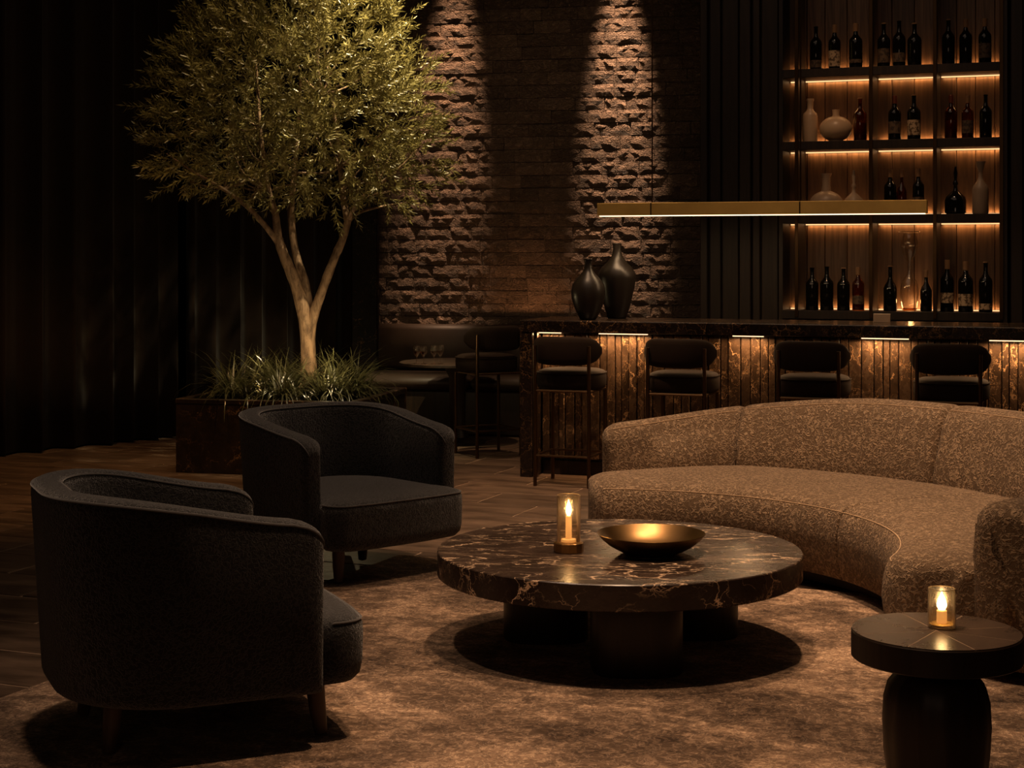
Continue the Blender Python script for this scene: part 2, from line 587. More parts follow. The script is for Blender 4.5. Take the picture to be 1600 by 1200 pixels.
# floor : slab with laid tiles
mb = MB(); mb.box((0, 7.5, -0.054), (14, 21, 0.10)); floor = struct('floor', mb, M['grout'], smooth=False)
tw, tl, g = 0.84, 0.43, 0.013
tm = []
for k in range(3):
    mb = MB(); mb.box((0, 0, -0.008), (tw - g, tl - g, 0.016), 0.0035)
    tm.append(mb.mesh('tile', M['tile'], smooth=False))
ca, sa = math.cos(ROOM_A), math.sin(ROOM_A)
ntile = 0
rest = MB()
cand = []
for i in range(-16, 17):
    for j in range(-26, 30):
        lx = (i + 0.5 * (j % 2)) * tw; ly = j * tl
        x = 0.15 + lx * ca - ly * sa; y = 9.2 + lx * sa + ly * ca
        if abs(x) > 6.4 or y < -2.5 or y > 17.5: continue
        vis = (y > 4.6 and abs(x) < 0.3125 * y + 0.5 and y < 15.3)
        cand.append((0 if vis else 1, y, x))
cand.sort()
# tiles fully beneath the rug, and those outside the frame, go in the rest
def under_rug(x, y):
    rx = (x + 0.17) * math.cos(R(-24)) + (y - 5.9) * math.sin(R(-24))
    d = (x + 1.73) * .9135 - (y - 6.06) * .4067
    e = (x + .75) * .4067 + (y - 8.3) * .9135
    return 0.45 < d < 3.05 and e < -0.45
n_ok = 0
for out, y, x in cand:
    if out == 0 and not under_rug(x, y) and n_ok < 300:
        o = put('tile', tm[n_ok % 3], floor, (x, y, 0.0 + random.uniform(-.0012, .0012)), ROOM_A)
        n_ok += 1
    else:
        rest.M = Matrix.Translation((x, y, 0)) @ Matrix.Rotation(ROOM_A, 4, 'Z')
        rest.box((0, 0, -0.008), (tw - g, tl - g, 0.016), 0)
o = rest.build('tile_field', M['tile'], floor, smooth=False); o['kind'] = 'stuff'

mb = MB(); mb.box((0, 7.5, CEIL + 0.05), (14, 21, 0.1)); struct('ceiling', mb, M['ceiling'], smooth=False)
mb = MB(); mb.box((0, -2.9, CEIL / 2), (13.6, 0.1, CEIL)); struct('wall_front', mb, M['dark_wall'], smooth=False)
mb = MB(); mb.box((-6.85, 7.5, CEIL / 2), (0.1, 20.8, CEIL)); struct('wall_left', mb, M['dark_wall'], smooth=False)
mb = MB(); mb.box((6.85, 7.5, CEIL / 2), (0.1, 20.8, CEIL)); struct('wall_right', mb, M['dark_wall'], smooth=False)
mb = MB(); mb.box((0, 17.9, CEIL / 2), (13.6, 0.1, CEIL)); struct('wall_back', mb, M['dark_wall'], smooth=False)

# stone wall
SA = R(-12)
SO = Vector((-0.594, 15.2, 0))
wall = empty('wall_stone', SO, SA); wall['kind'] = 'structure'
L0, L1 = -0.78, 3.4
mb = MB(); mb.box(((L0 + L1) / 2, 0.17, CEIL / 2), (L1 - L0, 0.2, CEIL)); mb.build('backing', M['dark_wall'], wall, smooth=False)
bricks = []
BH = 0.118


def brick_mesh(L, k):
    rnd = random.Random(100 + k)
    nx, nz = 6, 3
    vs = []; fs = []
    for j in range(nz + 1):
        for i in range(nx + 1):
            edge = i in (0, nx) or j in (0, nz)
            d = (rnd.uniform(0, .004) if edge else rnd.uniform(0.003, 0.0165))
            vs.append((-L / 2 + L * i / nx + (0 if i in (0, nx) else rnd.uniform(-.010, .010)), -d,
                       -BH / 2 + .002 + (BH - .004) * j / nz + (0 if j in (0, nz) else rnd.uniform(-.006, .006))))
    for j in range(nz):
        for i in range(nx):
            a = j * (nx + 1) + i
            if rnd.random() < .5:
                fs += [(a, a + 1, a + nx + 2), (a, a + nx + 2, a + nx + 1)]
            else:
                fs += [(a, a + 1, a + nx + 1), (a + 1, a + nx + 2, a + nx + 1)]
    b = len(vs)
    for (x, z) in ((-L / 2, -BH / 2 + .002), (L / 2, -BH / 2 + .002), (L / 2, BH / 2 - .002), (-L / 2, BH / 2 - .002)):
        vs.append((x, 0.07, z))
    c = [0, nx, (nz + 1) * (nx + 1) - 1, nz * (nx + 1)]
    bot = list(range(0, nx + 1)); top = list(range(nz * (nx + 1), (nz + 1) * (nx + 1)))
    lef = [j * (nx + 1) for j in range(nz + 1)]; rig = [j * (nx + 1) + nx for j in range(nz + 1)]
    fs.append(tuple(reversed(bot)) + (b, b + 1)[0:2]); fs.append(tuple(top) + (b + 2, b + 3))
    fs.append(tuple(lef) + (b + 3, b)); fs.append(tuple(reversed(rig)) + (b + 1, b + 2)[0:2])
    m = MB(); m.v = vs; m.f = fs
    return m


widths = [0.20, 0.27, 0.34]
bm_ = {(wi, k): brick_mesh(widths[wi] - .004, wi * 10 + k) for wi in range(3) for k in range(4)}
bmesh_ = {k: v.mesh('brick', M['stone'], smooth=False) for k, v in bm_.items()}
cands = []
row = 0
z = 0.60
while z < CEIL - 0.05:
    x = L0 - random.uniform(0, .15)
    while x < L1:
        wi = random.choice((0, 1, 1, 2, 2))
        cands.append((x + widths[wi] / 2, z, wi, random.randrange(4), random.uniform(-.008, .006)))
        x += widths[wi]
    z += BH
zr = 1.6
def brick_key(c):
    x, z, *_ = c
    inview = (x < 2.36 and z > .85 and z < 4.0)
    return (0 if inview else 1, abs(z - 2.4) + 0.02 * abs(x - 1))
cands.sort(key=brick_key)
rest = MB()
for i, (x, z, wi, k, dy) in enumerate(cands):
    if i < 300:
        put('brick', bmesh_[(wi, k)], wall, (x, dy, z))
    else:
        rest.M = Matrix.Translation((x, dy, z)); rest.add(bm_[(wi, k)].v, bm_[(wi, k)].f)
o = rest.build('brick_field', M['stone'], wall, smooth=False); o['kind'] = 'stuff'

# dark marble pier between curtain and stone wall
p0 = P(571, 395, 15.1)
mb = MB(); mb.box((0, 0, CEIL / 2), (0.24, 0.20, CEIL), 0.01); struct('trim_1', mb, M['pier'], loc=(p0.x, 15.1, 0))

# curtain


def curtain(name, a, b, seed, wl=0.30, amp=0.085):
    rnd = random.Random(seed)
    a = Vector(a); b = Vector(b); L = (b - a).length; t = (b - a) / L; nrm = Vector((t.y, -t.x))
    n = int(L / 0.018)
    ph = 0; pts = []
    w_ = wl
    for i in range(n + 1):
        s = L * i / n
        if i: ph += (L / n) / w_ * 2 * PI
        if random.random() < 0.02: w_ = wl * rnd.uniform(0.7, 1.35)
        c = math.sin(ph)
        off = amp * (0.75 * c + 0.25 * math.sin(ph * 0.43 + 1.0)) + .02 * math.sin(2 * ph)
        pts.append((s + 0.035 * math.cos(ph), off))
    mb = MB(); vs = []; fs = []
    zs = [0.015, 0.9, 1.8, 2.7, 3.6, CEIL - .02]
    for z in zs:
        k = 1.0 + 0.12 * (1 - z / CEIL)
        for s, o_ in pts:
            q = a + t * s + nrm * (o_ * k)
            vs.append((q.x, q.y, z))
    m = len(pts)
    for j in range(len(zs) - 1):
        for i in range(m - 1):
            fs.append((j * m + i, j * m + i + 1, (j + 1) * m + i + 1, (j + 1) * m + i))
    mb.add(vs, fs)
    o = mb.build(name, M['curtain'], angle=80)
    mod = o.modifiers.new('thickness', 'SOLIDIFY'); mod.thickness = 0.006
    return o


Q0 = Vector((-4.04, 12.9)); Wd = Vector((.659, .752))
c1 = curtain('curtain', Q0 - Wd * 3.4, Q0 + Wd * 1.75, 3)
tag(c1, 'heavy dark pleated floor-length curtain left of the tree', 'curtain', 'dark curtains on the left wall')
c2 = curtain('curtain', Q0 + Wd * 1.78, Q0 + Wd * 4.3, 5, 0.26, 0.07)
tag(c2, 'heavy dark pleated curtain hanging behind the tree trunk', 'curtain', 'dark curtains on the left wall')

# ------------------------------------------------------------------ bar frame
BA = R(-20)
U = Vector((math.cos(BA), math.sin(BA))); V = Vector((-math.sin(BA), math.cos(BA)))
B0 = Vector((0.055, 11.7))


def bt(px, off):
    k = (px - 800) / F
    bx = B0.x + off * V.x; bz = B0.y + off * V.y
    return (k * bz - bx) / (U.x - k * U.y)


def bw(t, off, z=0.0):
    q = B0 + U * t + V * off
    return Vector((q.x, q.y, z))


# bar counter
bar = empty('bar_counter', (B0.x, B0.y, 0), BA)
tag(bar, 'long dark marble bar counter with veined vertical slats and gold under-counter light', 'bar counter')
BL = 4.9; BT = 1.12; BTH = 0.085; BD = 0.72
mb = MB(); mb.box((BL / 2, BD / 2, BT - BTH / 2), (BL, BD, BTH), 0.006); mb.build('counter_top', M['marble_bar'], bar, smooth=False)
mb = MB(); mb.box((0.045, BD / 2, (BT - BTH) / 2), (0.09, BD - .01, BT - BTH - .002), 0.004); mb.build('end_panel', M['marble_bar'], bar, smooth=False)
mb = MB(); mb.box((0.110, 0.035, (BT - BTH) / 2), (0.028, 0.030, BT - BTH - .002), 0.002); mb.build('brass_trim', M['bronze'], bar, smooth=False)
REC = 0.20
mb = MB(); mb.box((BL / 2 + .05, REC + .10, 0.56), (BL - .1, 0.10, 0.94)); mb.build('carcass', M['walnut'], bar, smooth=False)
mb = MB(); mb.box((BL / 2 + .05, REC + .06, 0.05), (BL - .1, 0.06, 0.10)); mb.build('toe_kick', M['walnut'], bar, smooth=False)
x = 0.10; k = 0
rs = random.Random(4)
smesh = {}
while x < BL - .06:
    wd = rs.choice((0.045, 0.058, 0.058, 0.07, 0.085))
    if wd not in smesh:
        mb = MB(); mb.box((0, 0, 0), (wd - .006, 0.035, 0.90), 0.004); smesh[wd] = mb.mesh('slat', M['slat'], smooth=False)
    put('slat', smesh[wd], bar, (x + wd / 2, REC + rs.uniform(.010, .034), 0.57))
    x += wd
for (pa, pb) in ((829, 872), (932, 1008), (1142, 1190), (1344, 1418), (1545, 1612)):
    ta, tb = bt(pa, .1), bt(pb, .1)
    mb = MB(); mb.box(((ta + tb) / 2, REC - .035, BT - BTH - .008), (tb - ta, 0.02, 0.012)); mb.build('led_strip', M['led_bar'], bar, smooth=False)
    q = bw((ta + tb) / 2, REC - .055, BT - BTH - .02)
    l = light('bar_strip_light', 'AREA', q, 4.6 * (tb - ta) / .35, (1.0, .56, .26), rot=(R(-8), 0, BA), shape='RECTANGLE', size=(tb - ta) * .95, size_y=0.03)
q = bw(2.4, REC - .07, BT - BTH - .02)
light('bar_strip_light', 'AREA', q, 3.8, (1.0, .54, .24), rot=(R(-8), 0, BA), shape='RECTANGLE', size=4.6, size_y=0.03)

# bar stools


def oval_ring(cx, cy, a, b, z, n=28, pw=2.4):
    out = []
    for i in range(n):
        t = 2 * PI * i / n
        c, s_ = math.cos(t), math.sin(t)
        out.append((cx + a * abs(c) ** (2 / pw) * (1 if c >= 0 else -1), cy + b * abs(s_) ** (2 / pw) * (1 if s_ >= 0 else -1), z))
    return out


def make_stool():
    """faces +y; rear legs rise to the backrest"""
    root = empty('bar_stool')
    hw, hd = 0.193, 0.19
    mb = MB()
    rings = []
    for (z, k) in ((0.660, 0.90), (0.668, 0.97), (0.69, 1.0), (0.735, 1.01), (0.765, 1.0), (0.785, 0.94), (0.795, 0.82), (0.80, 0.6), (.802, .3)):
        rings.append(oval_ring(0, 0.03, 0.235 * k, 0.23 * k, z))
    mb.loft(rings); seat = mb.build('seat', M['velvet'], root, angle=70)
    mb = MB(); mb.tube([(p[0], p[1], p[2]) for p in oval_ring(0, .03, .236, .231, .772)], 0.005, 6, closed=True); mb.build('piping', M['velvet'], seat)
    # backrest: curved pad
    mb = MB(); rings = []
    n = 26
    for i in range(n + 1):
        s = -1 + 2 * i / n
        th = s * R(62)
        rad = 0.27
        cx, cy = rad * math.sin(th), 0.06 - rad * math.cos(th)
        k = max(.30, math.sqrt(max(0.0, 1 - abs(s) ** 4.5)))
        hh = 0.098 * k; tt = 0.030 * max(k, .5)
        ring = []
        for q in range(16):
            a = 2 * PI * q / 16
            c, sn = math.cos(a), math.sin(a)
            rr = tt * abs(c) ** .7 * (1 if c > 0 else -1)
            zz = hh * abs(sn) ** .6 * (1 if sn > 0 else -1)
            dx, dy = math.sin(th), -math.cos(th)
            ring.append((cx + dx * rr, cy + dy * rr, 0.93 + zz))
        rings.append(ring)
    mb.loft(rings); mb.build('backrest', M['velvet'], root, angle=70)
    for sx in (-1, 1):
        mb = MB(); mb.tube([(sx * hw, -hd - .0, 0.0), (sx * hw, -hd, 0.5), (sx * hw, -hd - .005, 0.965)], 0.013, 10)
        mb.build('leg', M['bronze'], root)
        mb = MB(); mb.tube([(sx * hw, hd, 0.0), (sx * hw, hd, 0.655)], 0.013, 10)
        mb.build('leg', M['bronze'], root)
    mb = MB()
    z = 0.655
    for a, b in (((-hw, -hd), (hw, -hd)), ((hw, -hd), (hw, hd)), ((hw, hd), (-hw, hd)), ((-hw, hd), (-hw, -hd))):
        mb.tube([(*a, z), (*b, z)], 0.010, 6)
    mb.build('seat_frame', M['bronze'], root)
    z = 0.21
    for a, b in (((-hw, -hd), (hw, -hd)), ((hw, -hd), (hw, hd)), ((hw, hd), (-hw, hd)), ((-hw, hd), (-hw, -hd))):
        mb = MB(); mb.tube([(*a, z), (*b, z)], 0.009, 6); mb.build('footrest', M['bronze'], root)
    return root


stool0 = make_stool()
row0 = Vector((.34 + .342 * .19, 11.18 + .94 * .19))
stool_labels = ['dark upholstered bar stool at the open left end of the bar, legs visible',
                'dark upholstered bar stool second from the left end of the bar',
                'dark upholstered bar stool third along the bar, behind the middle sofa back',
                'dark upholstered bar stool farthest right along the bar']
for i, s in enumerate((0.0, .80, 1.68, 2.56)):
    o = stool0 if i == 0 else copy_tree(stool0)
    q = row0 + U * s
    o.location = (q.x, q.y, 0); o.rotation_euler.z = BA
    tag(o, stool_labels[i], 'bar stool', 'stools lined up along the bar')
o = copy_tree(stool0); o.location = (-0.19, 13.0, 0); o.rotation_euler.z = R(28)
tag(o, 'dark bar stool turned away, standing at the round table left of the bar', 'bar stool')
if 'group' in o: del o['group']

# ------------------------------------------------------------------ back bar shelf unit
OFF = 1.5; SD = 0.30
su = empty('shelf_unit', (*bw(0, OFF)[:2], 0), BA)
tag(su, 'tall back-lit wooden shelf unit of bottles behind the bar', 'shelf unit')
tL, tR = bt(1222, OFF), bt(1566, OFF)
ups = [bt(1245, OFF), bt(1361, OFF), bt(1461, OFF), bt(1565, OFF)]
shelf_z = [1.16, 1.889, 2.45, 3.003]
STH = 0.065
for z in shelf_z:
    mb = MB(); mb.box(((tL + tR) / 2, SD / 2, z - STH / 2), (tR - tL + .02, SD, STH), 0.003)
    mb.build('shelf', M['walnut'], su, smooth=False)
mb = MB(); mb.box(((tL + tR) / 2, SD / 2, 0.53), (tR - tL + .02, SD, 1.06), 0.004); mb.build('base_cabinet', M['walnut'], su, smooth=False)
for i, t in enumerate(ups):
    mb = MB(); mb.box((t, SD / 2, (1.16 + CEIL) / 2), (0.022, SD - .01, CEIL - 1.16)); mb.build('divider', M['walnut'], su, smooth=False)
    mb = MB(); mb.box((t, -0.006, (1.10 + CEIL) / 2), (0.028, 0.014, CEIL - 1.12), 0.002); mb.build('post', M['bronze'], su, smooth=False)
mb = MB(); mb.box((tL - .01, SD / 2, CEIL / 2), (0.03, SD, CEIL)); mb.build('side_panel', M['walnut'], su, smooth=False)
mb = MB(); mb.box((tR + .02, SD / 2, CEIL / 2), (0.03, SD, CEIL)); mb.build('side_panel', M['walnut'], su, smooth=False)
x = tL; rp = random.Random(9)
while x < tR + .02:
    wd = rp.choice((0.11, 0.14, 0.17))
    mb = MB(); mb.box((0, 0, 0), (wd - .004, 0.02, CEIL - 1.1), 0.003)
    mb.build('back_plank', M['panel'], su, smooth=False, loc=(x + wd / 2, SD + .005 + rp.uniform(0, .004), (CEIL + 1.1) / 2))
    x += wd
bays = [(tL + .01, ups[0] - .014)] + [(ups[i] + .014, ups[i + 1] - .014) for i in range(3)]
for i, z in enumerate(shelf_z):
    for bi, (a, b) in enumerate(bays):
        # strip under the shelf above (front edge inside) and strip along the back of the shelf
        if i > 0:
            mb = MB(); mb.box(((a + b) / 2, SD - .010, z - STH - .005), (b - a - .01, 0.010, 0.008)); mb.build('led_strip', M['led'], su, smooth=False)
            light('shelf_light', 'AREA', bw((a + b) / 2, OFF + SD - .022, z - STH - .014), 0.37 * (b - a) / .45, AMBER, rot=(R(14), 0, BA), shape='RECTANGLE', size=(b - a) * .92, size_y=0.02)
        mb = MB(); mb.box(((a + b) / 2, SD - .010, z + .005), (b - a - .01, 0.012, 0.008)); mb.build('led_strip', M['led'], su, smooth=False)
        light('shelf_light', 'AREA', bw((a + b) / 2, OFF + SD - .022, z + .014), 0.42 * (b - a) / .45, AMBER, rot=(R(180 - 14), 0, BA), shape='RECTANGLE', size=(b - a) * .92, size_y=0.02)

# timber wall either side of the shelf unit
tw0 = bt(1092, OFF)
ww = empty('wall_bar', (*bw(0, OFF)[:2], 0), BA); ww['kind'] = 'structure'
mb = MB(); mb.box(((tw0 + tL) / 2 - .015, 0.14, CEIL / 2), (tL - tw0 - .04, 0.12, CEIL)); mb.build('backing', M['walnut'], ww, smooth=False)
mb = MB(); mb.box(((tR + 6.4) / 2 + .04, 0.14, CEIL / 2), (6.4 - tR - .06, 0.12, CEIL)); mb.build('backing', M['walnut'], ww, smooth=False)
mb = MB(); mb.box((tw0 + .03, 0.14 + 1.1, CEIL / 2), (0.06, 2.2, CEIL)); mb.build('return_panel', M['walnut'], ww, smooth=False)
rb = random.Random(2)
for (xa, xb) in ((tw0, tL - .03), (tR + .05, 5.6)):
    x = xa
    while x < xb - .05:
        wd = rb.choice((0.07, 0.10, 0.14))
        wd = min(wd, xb - x)
        mb = MB(); mb.box((0, 0, 0), (wd - .012, 0.05, CEIL - .04), 0.006)
        mb.build('batten', M['batten'], ww, smooth=False, loc=(x + wd / 2, .055 + rb.uniform(-.02, .015), CEIL / 2))
        x += wd

# ------------------------------------------------------------------ bottles


def prof_bottle(h, r, kind):
    if kind == 'wine':
        return [(r * .94, 0), (r, .006), (r, h * .60), (r * .93, h * .655), (r * .62, h * .71), (r * .38, h * .76), (r * .31, h * .82), (r * .31, h * .97), (r * .35, h * .972), (r * .35, h)]
    if kind == 'slim':
        return [(r * .9, 0), (r, .006), (r, h * .50), (r * .80, h * .58), (r * .45, h * .66), (r * .30, h * .74), (r * .28, h * .97), (r * .34, h * .975), (r * .34, h)]
    if kind == 'ceramic':
        return [(r * .95, 0), (r, .008), (r, h * .60), (r * .9, h * .66), (r * .52, h * .72), (r * .40, h * .78), (r * .42, h * .93), (r * .52, h * .96), (r * .5, h)]
    if kind == 'round':
        pts = [(r * .45, 0)]
        for i in range(1, 14):
            a = -PI / 2 + PI * i / 14
            pts.append((max(r * .2, r * math.cos(a) if i > 3 else r * max(.45, math.cos(a))), h * .40 + h * .40 * math.sin(a)))
        return pts + [(r * .20, h * .86), (r * .22, h * .97), (r * .24, h)]
    if kind == 'bulb':
        pts = [(r * .6, 0), (r * .85, h * .06)]
        for i in range(0, 9):
            a = -.3 + (PI / 2 + .3) * i / 8
            pts.append((max(r * .30, r * math.cos(a)), h * .28 + h * .30 * math.sin(a)))
        return pts + [(r * .25, h * .70), (r * .25, h * .9), (r * .33, h)]
    if kind == 'squat':
        return [(r * .8, 0), (r, h * .03), (r, h * .28), (r * .9, h * .36), (r * .5, h * .44), (r * .22, h * .50), (r * .16, h * .60), (r * .26, h * .64), (r * .20, h * .68), (r * .13, h * .72), (r * .20, h * .86), (r * .08, h)]
    if kind == 'flared':
        return [(r * .92, 0), (r, h * .03), (r, h * .46), (r * .9, h * .53), (r * .45, h * .62), (r * .28, h * .70), (r * .28, h * .80), (r * .50, h * .92), (r * .62, h), (r * .56, h)]


shelf_name = {3: 'top', 2: 'second', 1: 'third', 0: 'lowest'}


def bottle(px, hp, wp, si, kind, mat, what, lab=None, cap=None):
    off = OFF + 0.12
    t = bt(px, off); z0 = shelf_z[si] + .0005
    q = bw(t, off, z0)
    sc = F / q.y
    h = hp / sc; r = wp / sc / 2
    nm = {'ceramic': 'ceramic_bottle', 'round': 'round_flask', 'bulb': 'bulb_vase', 'squat': 'decanter', 'flared': 'carafe'}.get(kind, 'bottle')
    root = empty(nm, q, BA)
    mb = MB(); mb.lathe(prof_bottle(h, r, kind), 24); mb.build('body', M[mat], root, angle=50)
    if mat == 'amber_glass' or mat == 'glass':
        lv = .42
        mb = MB(); mb.lathe([(r * .86, .006), (r * .93, .012), (r * .93, h * lv), (r * .9, h * lv + .002)], 20)
        mb.build('liquor', M['spirit'], root, angle=50)
    if lab:
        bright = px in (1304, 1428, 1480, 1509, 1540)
        za, zb = lab
        mb = MB()
        n = 16; vs = []; fs = []
        for z in (h * za, h * zb):
            for i in range(n + 1):
                a = -PI / 2 - 1.15 + 2.3 * i / n
                vs.append((r * 1.012 * math.cos(a), r * 1.012 * math.sin(a), z))
        for i in range(n): fs.append((i, i + 1, n + 2 + i, n + 1 + i))
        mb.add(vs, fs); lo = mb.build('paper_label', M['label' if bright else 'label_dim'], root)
    if cap:
        rr = r * .37 if kind == 'wine' else r * .36
        mb = MB(); mb.lathe([(rr, h * (.985 if cap == 'tip' else .83)), (rr * 1.02, h * .985), (rr * 1.02, h * 1.0), (rr * .9, h * 1.012)], 14)
        mb.build('stopper' if cap != 'foil' else 'neck_foil', M['foil' if cap == 'foil' else 'cork'], root)
    tag(root, what, 'bottle' if nm in ('bottle', 'ceramic_bottle') else ('vase' if nm == 'bulb_vase' else 'decanter'), 'bottles and vessels on the back bar shelves')
    return root


BOT = [
    # px, height px, width px, shelf, kind, mat, label text, paper label, cap
    (1275, 68, 19, 3, 'wine', 'dark_glass', 'dim dark bottle with a low pale label, first at the left on the top shelf', (.05, .22), None),
    (1304, 69, 19, 3, 'wine', 'dark_glass', 'bottle with a large cream label, second from the left on the top shelf', (.06, .42), 'cork'),
    (1337, 70, 21, 3, 'wine', 'dark_glass', 'dark bottle with tan neck beside the large cream label bottle, top shelf', (.12, .20), 'cork'),
    (1381, 69, 20, 3, 'wine', 'dark_glass', 'dark bottle, leftmost of three in the middle bay of the top shelf', (.10, .42), 'tip'),
    (1405, 72, 20, 3, 'wine', 'dark_glass', 'dark bottle, middle one of three in the middle bay of the top shelf', (.10, .3), None),
    (1429, 67, 22, 3, 'wine', 'dark_glass', 'dark bottle, rightmost of three in the middle bay of the top shelf', None, 'tip'),
    (1482, 71, 20, 3, 'wine', 'dark_glass', 'plain dark bottle, leftmost of three in the top right bay', None, 'tip'),
    (1509, 70, 20, 3, 'wine', 'dark_glass', 'dark bottle with tan neck in the right bay of the top shelf', None, 'cork'),
    (1539, 70, 20, 3, 'wine', 'dark_glass', 'dark bottle with dim label, farthest right on the top shelf', (.12, .45), 'cork'),
    (1266, 68, 23, 2, 'ceramic', 'cream', 'cream ceramic bottle, first at the left on the second shelf', None, None),
    (1306, 50, 51, 2, 'round', 'cream', 'round cream flask with short neck on the second shelf', None, None),
    (1344, 67, 21, 2, 'wine', 'amber_glass', 'amber glass bottle right of the round cream flask, second shelf', None, 'tip'),
    (1398, 69, 20, 2, 'wine', 'dark_glass', 'dark bottle with dim label, left of a pair on the second shelf', (.15, .42), 'foil'),
    (1428, 70, 21, 2, 'wine', 'dark_glass', 'dark bottle with bright pale label, right of a pair on the second shelf', (.10, .44), 'tip'),
    (1486, 68, 20, 2, 'wine', 'amber_glass', 'amber bottle with red cap in the right bay of the second shelf', None, 'foil'),
    (1512, 67, 19, 2, 'wine', 'amber_glass', 'amber bottle with pale label in the right bay of the second shelf', (.12, .42), 'cork'),
    (1540, 68, 19, 2, 'wine', 'dark_glass', 'dark bottle farthest right on the second shelf', None, None),
    (1291, 65, 52, 1, 'bulb', 'greige', 'wide greige vase with straight neck on the third shelf', None, None),
    (1334, 70, 30, 1, 'squat', 'greige', 'squat pale decanter with tall stopper on the third shelf', None, None),
    (1391, 70, 19, 1, 'wine', 'dark_glass', 'dark bottle with cork, leftmost of three in the middle bay of the third shelf', None, 'cork'),
    (1409, 70, 16, 1, 'slim', 'amber_glass', 'slim amber bottle between two dark ones on the third shelf', None, 'cork'),
    (1435, 71, 18, 1, 'wine', 'dark_glass', 'dark bottle with pale label in the middle bay of the third shelf', (.10, .38), 'cork'),
    (1493, 74, 33, 1, 'squat', 'dark_glass', 'squat black decanter in the right bay of the third shelf', None, None),
    (1532, 82, 25, 1, 'flared', 'greige', 'pale carafe with flared mouth at the right end of the third shelf', None, None),
    (1269, 66, 20, 0, 'wine', 'dark_glass', 'dark bottle, first of four in the left bay of the lowest shelf', None, None),
    (1292, 68, 21, 0, 'wine', 'dark_glass', 'dark bottle, second of four in the left bay of the lowest shelf', None, None),
    (1318, 66, 20, 0, 'wine', 'dark_glass', 'dark bottle, third of four in the left bay of the lowest shelf', None, 'tip'),
    (1341, 67, 19, 0, 'wine', 'amber_glass', 'amber bottle with cork in the left bay of the lowest shelf', (.15, .35), 'cork'),
    (1391, 70, 21, 0, 'slim', 'dark_glass', 'black bottle left of the tall clear carafe on the lowest shelf', None, 'tip'),
    (1447, 64, 18, 0, 'slim', 'dark_glass', 'black bottle right of the tall clear carafe on the lowest shelf', None, 'cork'),
    (1480, 80, 21, 0, 'wine', 'dark_glass', 'dark bottle with square pale label, leftmost in the right bay of the lowest shelf', (.17, .37), 'cork'),
    (1509, 78, 23, 0, 'wine', 'dark_glass', 'dark bottle with large square pale label, middle of the lowest shelf right bay', (.12, .36), 'cork'),
    (1540, 78, 21, 0, 'wine', 'dark_glass', 'dark bottle with low pale label, farthest right on the lowest shelf', (.05, .17), 'tip'),
]
for b in BOT: bottle(*b)

# clear carafe with an upturned glass standing on its mouth
off = OFF + .12
q = bw(bt(1421, off), off, shelf_z[0] + .0005); sc = F / q.y
cf = empty('carafe', q, BA)
tag(cf, 'tall clear glass carafe glowing amber on the lowest shelf', 'carafe', 'bottles and vessels on the back bar shelves')
k = 1 / sc
mb = MB(); mb.lathe([(9 * k, 0), (11 * k, 2 * k), (13 * k, 12 * k), (14.5 * k, 26 * k), (14 * k, 38 * k), (11.5 * k, 47 * k), (6 * k, 55 * k), (3 * k, 60 * k), (2.6 * k, 66 * k), (4 * k, 71 * k)], 28, cap1=False)
mb.build('body', M['glass'], cf)
mb = MB(); mb.lathe([(9 * k, 1 * k), (10.5 * k, 3 * k), (10.5 * k, 5 * k)], 24); mb.build('base', M['amber_glass'], cf)
ug = empty('wine_glass', q + Vector((0, 0, 71.3 * k)), BA)
tag(ug, 'upturned clear wine glass balanced on top of the tall carafe', 'wine glass')
mb = MB(); mb.lathe([(3.2 * k, 0), (2 * k, 3 * k), (4 * k, 7 * k), (9 * k, 15 * k), (13 * k, 27 * k), (13.5 * k, 36 * k), (11 * k, 46 * k), (9.5 * k, 51 * k)], 28, cap1=False); mb.build('bowl', M['glass'], ug)
mb = MB(); mb.lathe([(16 * k, 51.4 * k), (17 * k, 52 * k), (16 * k, 53.5 * k)], 28); mb.build('foot', M['glass'], ug)
light('carafe_glow', 'POINT', bw(bt(1421, off), off + .09, shelf_z[0] + .06), 0.9, AMBER, shadow_soft_size=0.02)

# menu card on the bar top and vases
q = bw(bt(1378, .45), .45, BT + .0005)
mb = MB(); mb.box((0, 0, .030), (0.115, 0.02, 0.06), .002)
o = mb.build('card_holder', M['greige'], None, smooth=False, loc=q); o.rotation_euler.z = BA
tag(o, 'small plain card holder lying on the bar top below the shelves', 'card holder')


def vase(px, py_top, wpx, prof, what, off):
    q = bw(bt(px, off), off, BT + .0005); sc = F / q.y
    y0 = YH + (H - BT) * sc
    h = (y0 - py_top) / sc; r = wpx / sc / 2
    root = empty('vase', q, BA)
    mb = MB(); mb.lathe([(a * r, b * h) for a, b in prof], 40, cap1=False); mb.build('body', M['black_glaze'], root, angle=60)
    mb = MB(); a, b = prof[-1]; mb.tube([(a * r * math.cos(t), a * r * math.sin(t), b * h) for t in [2 * PI * i / 20 for i in range(20)]], .004, 6, closed=True); mb.build('rim', M['black_glaze'], root)
    tag(root, what, 'vase', 'dark glazed vases on the bar end')


vase(919, 405, 54, [(.42, 0), (.5, .02), (.78, .18), (.97, .36), (1.0, .46), (.92, .58), (.66, .69), (.38, .77), (.24, .84), (.20, .93), (.25, 1.0)],
     'shorter dark glazed vase with narrow neck on the left end of the bar', .22)
vase(964, 381, 60, [(.46, 0), (.52, .02), (.72, .20), (.90, .40), (1.0, .54), (.98, .60), (.80, .68), (.48, .76), (.28, .84), (.20, .92), (.23, 1.0)],
     'taller dark glazed vase with pinched neck beside the shorter one on the bar', .54)
spot('bar_accent', bw(.65, .15, LZ), bw(.7, .35, 1.2), 110, 14, .8, WARM, .03)

